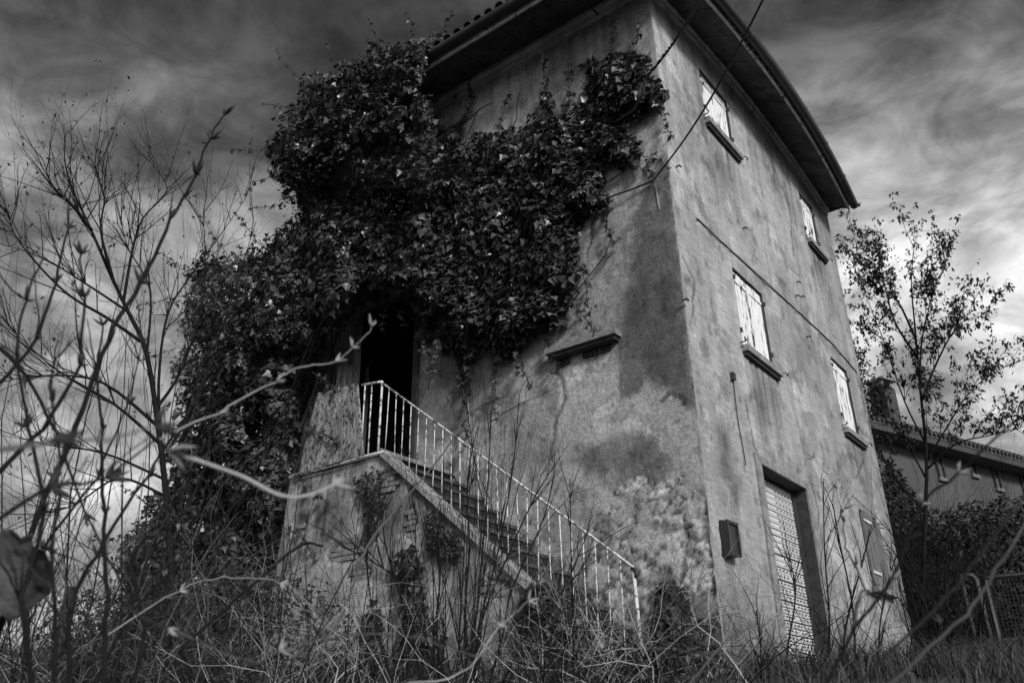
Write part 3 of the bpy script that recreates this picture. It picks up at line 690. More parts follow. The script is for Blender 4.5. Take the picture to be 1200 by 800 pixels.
grid_wall('side_wall', us, vs, st_place, lambda a_, b_: tn, lambda a_, b_: stone_relief, [], M['stairwall'], stair)
bc = 0
bmesh_shared = []
for i in range(6):
    bmb = MB().box((0, 0, 0), (.215, .05, .052), .005); me = bpy.data.meshes.new('brick'); me.from_pydata(bmb.v, [], bmb.f); me.materials.append(M['brick']); bmesh_shared.append(me)
for row in range(60):
    z = -.1+row*.064
    for col in range(26):
        x = XL+.02+col*.23+(row % 2)*.115
        fv = float(fallen(np.array(x+.1), np.array(z+.025)))
        if fv > .5 and x > XL+.25 and z < top_z(x)-.10 and random.random() < .93:
            o = bpy.data.objects.new('brick', random.choice(bmesh_shared)); C.objects.link(o); o.parent = stair
            o.location = Vector((x, SY+.008+random.uniform(0, .016), z))-stair.location; o.rotation_euler = (0, random.uniform(-.03, .03), random.uniform(-.03, .03)); bc += 1
# left end of the stair block and core
XB, XT = X0+(XL-X0)*1.10+.02, X0+(XL-X0)*.90+.02
MB().hexa([(XB, SY+.01, -.5), (XB+.03, SY+.01, -.5), (XB+.03, -.01, -.5), (XB, -.01, -.5), (XT, SY+.01, ZL-.06), (XT+.03, SY+.01, ZL-.06), (XT+.03, -.01, ZL-.06), (XT, -.01, ZL-.06)]).build('end_wall', M['stone'], stair)
MB().box((XT-.05, SY-.02, ZL-.055), (X0+.05, -.01, ZL), .012).build('landing_slab', M['stone'], stair)
for i in range(NS):
    x0 = X0+i*run; z1 = ZL-(i+1)*rise
    MB().box((x0-.02, SY+.12, -.3), (x0+run, -.012, z1-.045), 0).build('riser', M['box'], stair)  # near-black colour stands in for the shade between the treads
    MB().box((x0-.01, SY+.115, z1-.042), (x0+run+.02, -.011, z1), .006).build('tread', M['step'], stair)
# sloping coping on the outer edge, in worn lengths
seg = 5
for i in range(seg):
    xa = X0+(3.0/seg)*i+.01; xb = X0+(3.0/seg)*(i+1)-.006
    za, zb = top_z(xa), top_z(xb); j = random.uniform(-.006, .006)
    MB().hexa([(xa, SY-.045+j, za-.07), (xb, SY-.045+j, zb-.07), (xb, SY+.13, zb-.07), (xa, SY+.13, za-.07), (xa, SY-.045+j, za+.02), (xb, SY-.045+j, zb+.02), (xb, SY+.13, zb+.02), (xa, SY+.13, za+.02)]).build('coping_stone', M['coping'], stair)
# railing ------------------------------------------------------------
rail = empty('stair_railing', (X0, SY, ZL), 'thin white painted iron railing with many balusters along the stair', 'railing')
RY = SY+.02
top0 = onY(448, 447, RY); top1 = onY(742, 664, RY); tl = onY(424, 451, RY)
def rz_at(x): return top0[2]+(x-top0[0])/(top1[0]-top0[0])*(top1[2]-top0[2])
MB().tube([top0+np.array([-.02, 0, .0]), top0*.65+top1*.35+np.array([0, 0, -.01]), top0*.2+top1*.8, top1], .0125, 6).build('handrail', M['paint_rail'], rail, True)
MB().tube([tl, top0], .015, 6).build('landing_rail', M['paint_rail'], rail, True)
MB().tube([(top0[0], RY, rz_at(top0[0])), (top0[0]-.01, RY, ZL-.04)], .015, 6).build('newel_post', M['paint_rail'], rail, True)
nb0 = onY(752, 757, RY); MB().tube([top1, (nb0[0], RY, nb0[2]-.35)], .018, 6).build('newel_post', M['paint_rail'], rail, True)
MB().tube([top1+np.array([-.015, 0, -.01]), top1+np.array([.03, -.01, -.03]), top1+np.array([.045, -.01, -.07]), top1+np.array([.02, 0, -.09])], .02, 6).build('rail_end_scroll', M['iron'], rail, True)
for k in range(1, 26):
    x = top0[0]+(top1[0]-top0[0])*k/26; low = top_z(x)+.015 if x < -1.25 else rz_at(x)-1.0-random.uniform(0, .12)
    jx = random.uniform(-.022, .022)
    MB().tube([(x, RY, rz_at(x)-.006), (x+jx*.5, RY+random.uniform(-.006, .006), (rz_at(x)+low)/2), (x+jx, RY, low)], random.uniform(.0060, .0076), 5).build('baluster', M['paint_rail'], rail, True)
for px in (428, 436): 
    p = onY(px, 450, RY); MB().tube([p, (p[0]+.0, RY, ZL)], .010, 5).build('baluster', M['paint_rail'], rail, True)
# plank panel closing the landing
panel = empty('landing_panel', tuple(onY(390, 545, SY-.02)), 'weathered vertical plank panel closing the left side of the landing', 'panel')
tL, tR, bR, bL = onY(374, 462, SY), onY(421, 449, SY), onY(428, 533, SY), onY(351, 556, SY)
nbp = 11
for i in range(nbp):
    f0 = i/nbp+.006; f1 = (i+1)/nbp-.008; jt = random.uniform(-.02, .02); yo = SY-.02+random.uniform(-.008, .008)
    A = bL+(bR-bL)*f0; B = bL+(bR-bL)*f1; Ct = tL+(tR-tL)*f0; D = tL+(tR-tL)*f1
    pts = []
    for p in (A, B): pass
    MB().hexa([(A[0], yo-.012, A[2]+.0), (B[0], yo-.012, B[2]), (B[0], yo+.012, B[2]), (A[0], yo+.012, A[2]), (Ct[0], yo-.012, Ct[2]+jt), (D[0], yo-.012, D[2]+jt), (D[0], yo+.012, D[2]+jt), (Ct[0], yo+.012, Ct[2]+jt)]).build('board', M['panelwood'], panel)
MB().tube([onY(344, 558, SY-.05), onY(390, 546, SY-.05), onY(420, 536, SY-.05), onY(449, 529, SY-.05)], .011, 6).build('bottom_bar', M['paint_rail'], panel, True)
# door frame and hanging leaf in the dark doorway
dr = empty('landing_door'); dr.parent = house; dr.location = Vector((DOOR[0], 0, ZL))-house.location; dr['label'] = 'dark open doorway with wooden posts at the top of the stair'
for px, m_ in ((417, 'oldwood'), (488, 'darkwood')):
    p = onY(px, 420, -.03); MB().box((p[0]-.045, -.06, ZL), (p[0]+.045, .03, 5.9), .003).build('door_post', M[m_], dr)
for i in range(3):
    p = onY(399+i*6, 420, -.10); MB().box((p[0]-.035, -.12, ZL+.0), (p[0]+.035, -.09, 5.0-.04*i), .004).build('plank', M['oldwood'], dr)
MB().box((DOOR[0], .20, ZL), (DOOR[0]+.05, 0.25, 5.0)).build('inner_leaf', M['darkwood'], dr)

# ------------------------------------------------------------------ ivy
IVYP = [(512, 140), (524, 152), (536, 146), (548, 124), (546, 150), (546, 166), (566, 150), (586, 150), (604, 147), (622, 139), (640, 130), (634, 112), (641, 104), (652, 126), (664, 122), (667, 106), (676, 116), (681, 108),
        (682, 76), (705, 61), (739, 56), (761, 66), (768, 86), (780, 112), (776, 130), (757, 134), (734, 142), (741, 152), (749, 165), (757, 184), (739, 196), (714, 196), (708, 214), (714, 232), (709, 247), (690, 256),
        (682, 268), (676, 296), (682, 330), (672, 352), (661, 382), (640, 390), (625, 398), (604, 410), (590, 422), (579, 426), (571, 411), (561, 405), (556, 424), (551, 434), (549, 464), (543, 440), (535, 421), (515, 402), (509, 380),
        (500, 404), (490, 380), (480, 362), (460, 350), (447, 360), (430, 352), (421, 362), (405, 389), (388, 392), (374, 430), (366, 462), (354, 520), (346, 556), (334, 620), (316, 700), (304, 800), (300, 860),
        (95, 860), (100, 800), (112, 742), (138, 700), (134, 655), (150, 625), (166, 600), (190, 560), (200, 500), (206, 450), (196, 420), (214, 400), (204, 352), (218, 312), (240, 290), (270, 296), (300, 280), (322, 268), (340, 252),
        (334, 234), (316, 202), (309, 176), (320, 150), (342, 128), (348, 92), (372, 86), (390, 84), (420, 66), (446, 54), (470, 50), (482, 36), (500, 44), (512, 38), (524, 46), (520, 60), (504, 84), (497, 104), (516, 112)]
DOORP = [(420, 368), (490, 376), (497, 480), (420, 480)]
def ivy_depth(px, py):
    sdv = sdf(px, py, IVYP)
    t = 0.30+0*px
    left = sstep(560-px, 0, 160); t = t+left*.55                      # thick over the left half
    door = np.exp(-((px-455)/110)**2-((py-330)/60)**2); t = t+.35*door
    lowl = sstep(430-px, 0, 60)*sstep(py, 250, 420); t = t+lowl*.55
    top = sstep(520-px, 0, 30)*sstep(250-py, 0, 50)*sstep(px, 296, 330)
    t = t*(0.25+0.75*sstep(sdv, 0, 34))
    t = np.maximum(t, top*(1.22+.12*fbm(px/30, py/30, 85)))
    return t, sdv
def ivy_points(n):
    px = rng.uniform(90, 790, n*3); py = rng.uniform(30, 860, n*3); t, s = ivy_depth(px, py)
    s2 = s+(13*(fbm(px/16, py/16, 81)-.5)+7*(fbm(px/6, py/6, 86)-.5))*2-2
    dens = np.where(s < 24, .50+.5*sstep(s, -4, 24), 1.0)*(1-.80*sstep(fbm(px/13, py/13, 82), .52, .62)*sstep(30-s, 0, 30)*(px < 360))
    k = (s2 > 0) & (rng.random(n*3) < dens) & ~((sdf(px, py, DOORP) > 0))
    k = np.nonzero(k)[0][:n]; return px[k], py[k], t[k], s[k]
px, py, t, s = ivy_points(80000)
lump = .80*(fbm(px/42, py/42, 83)-.5)+.34*(fbm(px/16, py/13, 84)-.5)
gx_ = (fbm((px+3)/42, py/42, 83)-fbm((px-3)/42, py/42, 83))*.80+(fbm((px+3)/16, py/13, 84)-fbm((px-3)/16, py/13, 84))*.26
gy_ = (fbm(px/42, (py+3)/42, 83)-fbm(px/42, (py-3)/42, 83))*.80+(fbm(px/16, (py+3)/13, 84)-fbm(px/16, (py-3)/13, 84))*.26
layer = rng.random(len(px))
yy = -(t+lump*np.clip(t*1.6, .2, 1.1)); yy = yy+np.where(layer < .62, rng.normal(0, .03, len(px)), rng.uniform(0, .30, len(px))*np.minimum(1, t*2))
outside = (onYv := None)
def onYarr(px, py, y):
    r = np.stack([(px-600)/FPX, (py-400)/FPX, np.ones_like(px)], 1) @ AX; k = (y-CAM[1])/r[:, 1]; return CAM+r*k[:, None]
P_ = onYarr(px, py, yy)
beyond = P_[:, 0] < -7.0
deep = beyond & (rng.random(len(px)) < .60); yy = np.where(deep, rng.uniform(-.9, .9, len(px)), yy); P_ = onYarr(px, py, yy)
yy = np.where(~beyond & (yy > -.02), -.02-.03*rng.random(len(px)), yy); P_ = onYarr(px, py, yy)
Nn = np.stack([-gx_*7, np.full(len(px), -.75), gy_*7+.55], 1)+rng.normal(0, .42, (len(px), 3))
size = (.038+.085*rng.random(len(px))**1.6)*np.where(P_[:, 2] < 4.5, 1.05, 1)
# keep out of the doorway, off the landing panel
ok = ~((P_[:, 0] > -5.2) & (P_[:, 2] < 3.0) & (P_[:, 1] > -1.7) & (P_[:, 0] < 0))
ivy = empty('ivy', (-6.5, -.5, .4), 'huge dark ivy covering the left half of the front wall up to the eaves', 'ivy')
tone = rng.uniform(.3, 1.6, len(px))*np.where(rng.random(len(px)) < .12, 1.9, 1)  # a few leaves made brighter, glints painted into their tone
leaf_mesh('foliage', P_[ok], Nn[ok], size[ok], IVY, M['ivy'], ivy, tone[ok])
# dense inner leaves of the free-standing part left of the wall
qx = rng.uniform(100, 420, 60000); qy = rng.uniform(60, 850, 60000); qs = sdf(qx, qy, IVYP); k = (qs > 16) & (fbm(qx/13, qy/13, 82) < .60); qx, qy = qx[k][:22000], qy[k][:22000]
Q_ = onYarr(qx, qy, rng.uniform(-.55, .9, len(qx))); k = Q_[:, 0] < -5.6; Q_ = Q_[k]
leaf_mesh('inner_foliage', Q_, rng.normal(0, 1, Q_.shape)+np.array([0, -.6, .3]), rng.uniform(.10, .16, len(Q_)), IVY, M['ivy'], ivy, rng.uniform(.3, .8, len(Q_)))
# free runners with small leaves along the ragged edge
runm = MB(); RP = []; RN = []
for (a_, b_, dx_, dy_, ln_) in [(549, 128, 2, -9, 4), (640, 108, -1, -9, 5), (667, 110, 0, -8, 4), (620, 140, 6, -7, 4), (586, 150, 3, -9, 4), (715, 62, 2, -9, 4), (741, 60, 1, -9, 3), (776, 128, 4, 8, 3), (756, 184, 8, 3, 3), (742, 192, 7, 4, 3), (708, 250, 3, 9, 4), (676, 300, 4, 9, 6),
        (668, 352, 5, 8, 5), (640, 388, 2, 9, 5), (604, 408, 3, 9, 5), (578, 424, 1, 9, 6), (549, 460, 0, 9, 6), (534, 420, 2, 9, 5), (512, 395, -1, 9, 6), (497, 400, 1, 9, 6), (470, 350, 2, 9, 4), (450, 352, -1, 9, 3), (482, 40, -3, -9, 4), (512, 42, 6, -7, 3), (446, 56, -3, -9, 4), (400, 80, -5, -8, 4),
        (350, 94, -6, -7, 4), (344, 128, -9, -2, 3), (311, 174, -9, 2, 4), (318, 205, -8, 5, 4), (330, 238, -8, 3, 4), (300, 282, -6, -7, 4), (262, 292, -5, -8, 4), (218, 312, -8, -4, 4), (204, 352, -9, 1, 4), (200, 410, -9, 3, 4), (204, 470, -9, 2, 4), (170, 590, -8, -3, 5), (150, 628, -9, 0, 5), (137, 680, -9, -2, 5), (372, 440, 8, 5, 3), (362, 500, 8, 6, 4), (350, 560, 7, 7, 4), (336, 620, 8, 6, 5), (320, 690, 9, 4, 4)]:
    yb = -.08 if a_ > 520 else (-.5 if a_ < 350 else -.35)
    if a_ > 520: yb = -.10
    if 330 < a_ < 375 and b_ > 430: yb = SY-.06
    q = [onY(a_-dx_*.8, b_-dy_*.8, yb)]; x_, y_ = a_, b_
    for k in range(ln_+2):
        q.append(onY(x_, y_, yb-.04*k*(dy_ > 0)*0-.01*k)); x_ += dx_*random.uniform(.5, 1.1)+random.gauss(0, 1.6); y_ += dy_*random.uniform(.5, 1.1)+random.gauss(0, 1.6)
        for _ in range(5): RP.append(q[-1]+rng.normal(0, .028, 3)); RN.append(rng.normal(0, .5, 3)+np.array([0, -1, .4]))
    runm.tube(q, [.006]*len(q), 4)
runm.build('runners', M['bark'], ivy)['kind'] = 'stuff'; leaf_mesh('runner_leaves', np.array(RP), np.array(RN), rng.uniform(.04, .085, len(RP)), IVY, M['ivy'], ivy)
# woody stems inside
st = MB()
for i in range(26):
    x = random.uniform(-8.2, -5.9); p = np.array([x, random.uniform(-.5, -.1), .2]); pts = [p]; dirx = random.uniform(-.1, .45)
    for k in range(16):
        p = p+np.array([dirx*.45+random.gauss(0, .10), random.gauss(0, .03), .48]); p[1] = min(max(p[1], -.7), -.05); pts.append(p)
        if p[2] > 8.9 or (p[0] > -5.75 and p[2] < 6.3): break
    st.tube(pts, [max(.035-.0018*k, .006) for k in range(len(pts))], 5)
for i in range(40):
    a0 = onY(random.uniform(430, 660), random.uniform(160, 380), -.1); pts = [a0]; an = random.uniform(-.2, 1.0)
    for k in range(6): pts.append(pts[-1]+np.array([.22*math.cos(an), random.gauss(0, .01), .22*math.sin(an)])); an += random.gauss(0, .35)
    pts = [p for p in pts if p[0] < -.25 and p[2] < 8.6]
    if len(pts) > 2: st.tube(pts, [.010]*len(pts), 4)
st.build('stems', M['bark'], ivy)
# bare runners: trails of ivy over the wall foot
def runner(pts, y, r, m, parent, name='runner'): return MB().tube([onY(a_, b_, y) for a_, b_ in pts], r, 4).build(name, m, parent)
for pts in ([(727, 196), (728, 210), (726, 225)], [(641, 105), (636, 85), (637, 68)], [(768, 215), (771, 235), (773, 245)], [(548, 460), (549, 480), (551, 498)], [(657, 340), (660, 360)]):
    runner(pts, -.02, .005, M['twig'], ivy)

# ivy climbing at the foot of the corner and hanging on the stair wall
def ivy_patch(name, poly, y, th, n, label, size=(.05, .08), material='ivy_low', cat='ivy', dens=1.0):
    P2 = np.array(poly); lo = P2.min(0); hi = P2.max(0)
    px = rng.uniform(lo[0], hi[0], n*4); py = rng.uniform(lo[1], hi[1], n*4); s = sdf(px, py, poly)+7*(fbm(px/8, py/8, 91)-.5)*2
    k = np.nonzero(s > 0)[0][:n]; px, py, s = px[k], py[k], s[k]
    yv = y-th*np.minimum(1, s/18)*(.4+.6*fbm(px/9, py/9, 92))*rng.random(len(px))**.4-.02
    P_ = onYarr(px, py, yv); t_ = empty(name, tuple(P_[P_[:, 2].argmin()]), label, cat)
    leaf_mesh('foliage', P_, np.stack([rng.normal(0, .5, len(px)), np.full(len(px), -.8), .4+rng.normal(0, .4, len(px))], 1), rng.uniform(*size, len(px)), IVY, M[material], t_)
    z0 = P_[:, 2].min(); sm_ = MB()
    for i in range(6):
        a_ = P_[rng.integers(len(P_))]; sm_.tube([(a_[0], y-.02, z0), (a_[0]+random.uniform(-.1, .1), y-.03, (z0+a_[2])/2), (a_[0], y-.03, a_[2])], .006, 4)
    sm_.build('stems', M['bark'], t_)
    return t_
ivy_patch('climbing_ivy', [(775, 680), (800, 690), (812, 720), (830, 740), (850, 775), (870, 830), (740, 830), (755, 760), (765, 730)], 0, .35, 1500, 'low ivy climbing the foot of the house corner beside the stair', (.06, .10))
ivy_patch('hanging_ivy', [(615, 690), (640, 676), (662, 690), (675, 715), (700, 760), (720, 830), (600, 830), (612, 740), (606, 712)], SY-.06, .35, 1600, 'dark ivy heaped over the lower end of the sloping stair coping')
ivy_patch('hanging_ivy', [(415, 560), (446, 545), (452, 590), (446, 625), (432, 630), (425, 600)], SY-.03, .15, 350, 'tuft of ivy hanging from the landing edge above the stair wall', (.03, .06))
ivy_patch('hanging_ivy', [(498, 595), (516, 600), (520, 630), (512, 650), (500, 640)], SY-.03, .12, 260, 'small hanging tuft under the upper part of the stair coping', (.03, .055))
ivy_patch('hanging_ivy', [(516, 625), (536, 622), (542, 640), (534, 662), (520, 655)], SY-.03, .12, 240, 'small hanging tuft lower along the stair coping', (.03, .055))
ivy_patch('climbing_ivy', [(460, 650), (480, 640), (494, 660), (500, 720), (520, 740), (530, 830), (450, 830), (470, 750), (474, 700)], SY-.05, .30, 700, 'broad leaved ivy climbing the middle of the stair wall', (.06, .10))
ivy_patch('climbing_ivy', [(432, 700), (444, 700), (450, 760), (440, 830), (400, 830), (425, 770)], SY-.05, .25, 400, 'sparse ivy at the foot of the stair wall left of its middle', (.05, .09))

# ------------------------------------------------------------------ branches
def perp(d):
    a_ = np.array([0, 0, 1.]) if abs(d[2]) < .9 else np.array([1., 0, 0]); u_ = np.cross(d, a_); return u_/np.linalg.norm(u_)
def grow(mb, p, d, L_, r, depth, spread=.6, up=.25, tips=None, nseg=5, wander=.14, kids=3, n=4):
    pts = [p]; d = d/np.linalg.norm(d)
    for k in range(nseg):
        d = d+rng.normal(0, wander, 3)+np.array([0, 0, up*.15]); d /= np.linalg.norm(d); pts.append(pts[-1]+d*L_/nseg)
    rs = [r*(1-.65*k/nseg) for k in range(nseg+1)]; mb.tube(pts, rs, n if r > .006 else 3, cap=False)
    if tips is not None: tips.append((pts[-1], d)); tips.append((pts[nseg//2], d))
    if depth <= 0: return
    for c_ in range(kids):
        i = random.randint(1, nseg); dd = pts[i]-pts[i-1]; dd /= np.linalg.norm(dd)
        nd_ = dd+rng.normal(0, spread, 3)+np.array([0, 0, up]); grow(mb, pts[i], nd_, L_*random.uniform(.45, .75), rs[i]*.6, depth-1, spread, up, tips, max(3, nseg-1), wander, kids, n)
def smooth_path(P, k=4):
    P = [np.array(p, float) for p in P]; o = []
    for i in range(len(P)-1):
        p0 = P[max(i-1, 0)]; p1 = P[i]; p2 = P[i+1]; p3 = P[min(i+2, len(P)-1)]
        for t in np.linspace(0, 1, k, endpoint=False):
            o.append(.5*((2*p1)+(-p0+p2)*t+(2*p0-5*p1+4*p2-p3)*t*t+(-p0+3*p1-3*p2+p3)*t**3))
    o.append(P[-1]); return o

# bare tree behind the ivy on the left
def limb_tree(name, base_d, limbs, label, r0, twig_n, twig_L, depth, kids, seeds, leaf=None, leaf_n=0, leafsize=(.05, .09), mtr='bark_dark', dd=0.5, cat='tree', up=.5, bmat='leaf'):
    base = U(*limbs[0][0], base_d); base[2] = float(gh(base[0], base[1]))
    t_ = empty(name, tuple(base), label, cat); trunk = MB(); tw = MB(); tips = []
    for li, lm in enumerate(limbs):
        D0 = base_d+(0 if li == 0 else random.uniform(-dd, dd))
        n_ = len(lm); pts = [U(a_, b_, base_d+(D0-base_d)*(i/(n_-1))) for i, (a_, b_) in enumerate(lm)]
        if li == 0: pts = [base-np.array([0, 0, .15])]+pts
        pts = smooth_path(pts, 4); rr = r0 if li == 0 else r0*random.uniform(.35, .55)
        rs = [max(rr*(1-.92*i/(len(pts)-1))**1.0, .005) for i in range(len(pts))]
        trunk.tube(pts, rs, 7 if li == 0 else 5)
        for q in range(twig_n):
            i = random.randint(max(1, len(pts)//(4 if li else 3)), len(pts)-1); d = pts[i]-pts[i-1]; d /= np.linalg.norm(d)
            grow(tw, pts[i], d+rng.normal(0, .55, 3)+np.array([0, 0, up]), twig_L*random.uniform(.5, 1.2), min(max(rs[i]*.6, .0065), .009), depth, .5, up*.5, tips, 4, .12, kids)
    trunk.build('trunk', M[mtr], t_, True); o = tw.build('twigs', M[mtr], t_); o['kind'] = 'stuff'
    if leaf:
        P = []; Q = []
        for _ in range(leaf_n):
            p, d = random.choice(tips); P.append(p+rng.normal(0, .035, 3)-np.array([0, 0, .04])); Q.append(rng.normal(0, 1, 3)+np.array([0, 0, .2]))
        leaf_mesh('foliage', np.array(P), np.array(Q), rng.uniform(*leafsize, len(P)), OVAL, M[bmat], t_, down=1.2)
    return t_
limb_tree('bare_tree', 11.0, [[(200, 700), (196, 600), (188, 520), (172, 415), (150, 365), (131, 325), (107, 270), (86, 224), (76, 190), (77, 158)],
    [(165, 400), (125, 372), (80, 345), (40, 305), (16, 272), (10, 248)], [(150, 365), (100, 332), (50, 302), (2, 286)], [(145, 352), (156, 290), (168, 255), (196, 222), (176, 190)],
    [(190, 530), (186, 450), (196, 370), (222, 325), (262, 270), (288, 232)], [(188, 520), (135, 474), (65, 432), (10, 382)], [(182, 480), (214, 430), (240, 340), (238, 250)],
    [(107, 270), (88, 244), (62, 218), (50, 186)], [(186, 500), (120, 448), (50, 440), (-10, 450)], [(190, 540), (230, 470), (262, 380), (300, 260)], [(131, 325), (118, 270), (122, 230), (108, 190)],
    [(190, 560), (120, 530), (50, 520), (-10, 500)], [(172, 415), (176, 340), (150, 290), (140, 250)], [(192, 580), (140, 560), (90, 590), (60, 600)]],
    'bare tree with many fine twigs behind the ivy at the left', .048, 17, 1.0, 2, 3, 0, OVAL, 600, (.04, .08), dd=.9, bmat='leaf')
# leafy tree behind the far corner at the right
limb_tree('young_tree', 16.5, [[(1082, 760), (1083, 640), (1086, 540), (1078, 450), (1072, 380), (1068, 330), (1072, 282)],
    [(1085, 520), (1060, 470), (1036, 400), (1012, 340), (996, 300)], [(1080, 470), (1100, 420), (1124, 380), (1150, 370)], [(1086, 540), (1110, 500), (1140, 455), (1186, 425)],
    [(1078, 450), (1080, 400), (1092, 350), (1108, 312)], [(1085, 560), (1062, 520), (1030, 480), (1004, 440)], [(1076, 420), (1050, 380), (1038, 340), (1032, 305)], [(1086, 550), (1120, 520), (1160, 510), (1196, 500)],
    [(1085, 600), (1050, 560), (1020, 500), (1005, 420)], [(1074, 400), (1050, 350), (1020, 330), (1002, 280)]],
    'young tree with small hanging leaves behind the far corner of the house', .05, 14, .75, 1, 4, 1, OVAL, 9500, (.055, .11), dd=.8)

# ------------------------------------------------------------------ neighbouring house, gate, hedge at the right
def along(px, py, z): r = ray(px, py); return CAM+r*(z-CAM[2])/r[2]
A = along(1022, 492, 8.2); B = along(1200, 540, 8.2); dAB = (B-A); dAB[2] = 0; Lab = np.linalg.norm(dAB); dx = dAB/Lab; nx = np.array([dx[1], -dx[0], 0])
if np.dot(nx, CAM-A) < 0: nx = -nx
nh = empty('neighbour_house', tuple(A*[1, 1, 0]+np.array([0, 0, .8])), 'far pale house with a long tiled roof and a chimney behind the trees', 'house')
def HP(s_, o_, z): q = A+dx*s_-nx*o_; return np.array([q[0], q[1], z])
def hbox(s0, s1, o0, o1, z0, z1): return [HP(s0, o0, z0), HP(s1, o0, z0), HP(s1, o1, z0), HP(s0, o1, z0), HP(s0, o0, z1), HP(s1, o0, z1), HP(s1, o1, z1), HP(s0, o1, z1)]
MB().hexa(hbox(-5, Lab+9, .7, 9, 0, 7.95)).build('wall', M['housewall'], nh)
rfm = MB(); nr = 60
rfn = MB().hexa([HP(-5.6, 0, 8.15), HP(Lab+9.5, 0, 8.15), HP(Lab+9.5, 5, 9.9), HP(-5.6, 5, 9.9), HP(-5.6, 0, 8.28), HP(Lab+9.5, 0, 8.28), HP(Lab+9.5, 5, 10.05), HP(-5.6, 5, 10.05)]).build('roof', M['tile'], nh)
MB().hexa([HP(-5.6, 5, 9.9), HP(Lab+9.5, 5, 9.9), HP(Lab+9.5, 10, 8.15), HP(-5.6, 10, 8.15), HP(-5.6, 5, 10.05), HP(Lab+9.5, 5, 10.05), HP(Lab+9.5, 10, 8.28), HP(-5.6, 10, 8.28)]).build('roof', M['tile'], nh)
MB().hexa([HP(-5.5, .02, 7.96), HP(Lab+9.4, .02, 7.96), HP(Lab+9.4, .7, 7.96), HP(-5.5, .7, 7.96), HP(-5.5, .02, 8.14), HP(Lab+9.4, .02, 8.14), HP(Lab+9.4, .7, 8.14), HP(-5.5, .7, 8.14)]).build('eaves', M['darkwood'], nh)
tl_ = MB()
for s_ in np.arange(-5.5, Lab+9.4, .24): tl_.tube([HP(s_, -.08, 8.29), HP(s_, 1.5, 8.83)], .085, 6)
o = tl_.build('eaves_tiles', M['tile'], nh); o['kind'] = 'stuff'
def on_facade(px, py):
    n = -nx; k = np.dot(A-nx*0.7-CAM, n)/np.dot(ray(px, py), n); q = CAM+ray(px, py)*k; return np.dot(q-A, dx), q[2]
for (x0, y0, x1, y1) in ((1160, 543, 1172, 572), (1134, 536, 1143, 556), (1193, 552, 1203, 578), (1095, 535, 1106, 560)):
    s0, z1 = on_facade(x0, y0); s1, z0 = on_facade(x1, y1)
    wn = MB().hexa(hbox(s0, s1, .66, .72, z0, z1)).build('window', M['glass'], nh)
    for q in (hbox(s0-.08, s0, .62, .71, z0, z1), hbox(s1, s1+.08, .62, .71, z0, z1)): MB().hexa(q).build('shutter', M['darkwood'], nh)
    MB().hexa(hbox(s0-.12, s1+.12, .60, .72, z0-.14, z0-.02)).build('sill', M['oldwood'], nh)
s0, _ = on_facade(1061, 500); chz = 8.6
MB().hexa(hbox(s0+.1, s0+.70, 1.2, 1.8, 8.3, 10.35)).build('chimney', M['darkwood'], nh)
MB().hexa(hbox(s0+.02, s0+.78, 1.12, 1.88, 10.58, 10.66)).build('chimney_cap', M['stone'], nh)
for q in (s0+.12, s0+.56): MB().hexa(hbox(q, q+.12, 1.25, 1.75, 10.35, 10.58)).build('chimney_support', M['brick'], nh)

# gate
GD = 17.0
def gp(px, py): return U(px, py, GD)
ga = gp(1125, 674); gb = gp(1200, 676); gdir = np.array([gb[0]-ga[0], gb[1]-ga[1], 0]); gdir /= np.linalg.norm(gdir); gz = float(gh(ga[0], ga[1]))-.05
gate = empty('metal_gate', (ga[0], ga[1], gz), 'low metal gate with spiked top rail and mesh infill beside the hedge', 'gate')
ztop = ga[2]
def G(s_, z): q = ga+gdir*s_; return np.array([q[0], q[1], z])
MB().tube([G(0, gz), G(0, ztop-.08), G(.03, ztop-.01), G(.10, ztop), G(.19, ztop-.02), G(.23, ztop-.1), G(.24, gz)], .045, 8).build('gate_post', M['gate'], gate, True)
f0 = .36; f1 = 3.1; zt = ztop-.08; zm = zt-1.02
for a_, b_ in ((G(f0, gz+.05), G(f0, zt)), (G(f0, zt), G(f1, zt)), (G(f0, zm), G(f1, zm)), (G(f1, gz), G(f1, zt)), (G(1.25, zm), G(1.25, zt)), (G(f0, gz+.12), G(f1, gz+.12))):
    MB().tube([a_, b_], .040, 4).build('frame_bar', M['gate'], gate)
msh = MB()
for s_ in np.arange(f0+.06, f1, .06): msh.tube([G(s_, zm), G(s_, zt)], .004, 3, False)
for z in np.arange(zm+.05, zt, .06): msh.tube([G(f0, z), G(f1, z)], .004, 3, False)
o = msh.build('wire_mesh', M['mesh'], gate); o['kind'] = 'stuff'
for s_ in np.arange(f0+.12, f1, .21): MB().tube([G(s_, zt+.02), G(s_, zt+.10), G(s_, zt+.15)], [.014, .010, .002], 5).build('spike', M['gate'], gate)

def shrub(name, px, py, d, r, n, label, size=(.06, .1), gap=.45, cat='shrub', m='hedge', fill=.3):
    c_ = U(px, py, d); g0 = float(gh(c_[0], c_[1])); t_ = empty(name, (c_[0], c_[1], g0), label, cat)
    P, Q = ellipsoid_pts(c_, r, n, gap, seed=int(px), fill=fill); P[:, 2] = np.maximum(P[:, 2], g0)
    leaf_mesh('foliage', P, Q, rng.uniform(*size, len(P)), OVAL, M[m], t_)
    b = MB()
    for i in range(9):
        e_ = P[rng.integers(len(P))]; b.tube([(c_[0]+random.uniform(-.1, .1), c_[1]+random.uniform(-.1, .1), g0-.05), (c_+e_)/2, e_], [.04, .02, .006], 5)
    b.build('branches', M['bark'], t_); return t_
shrub('laurel_hedge', 1175, 668, 20.5, (2.6, 1.5, 1.5), 16000, 'dense evergreen hedge behind the metal gate', (.10, .17), .1, 'hedge', fill=.5)
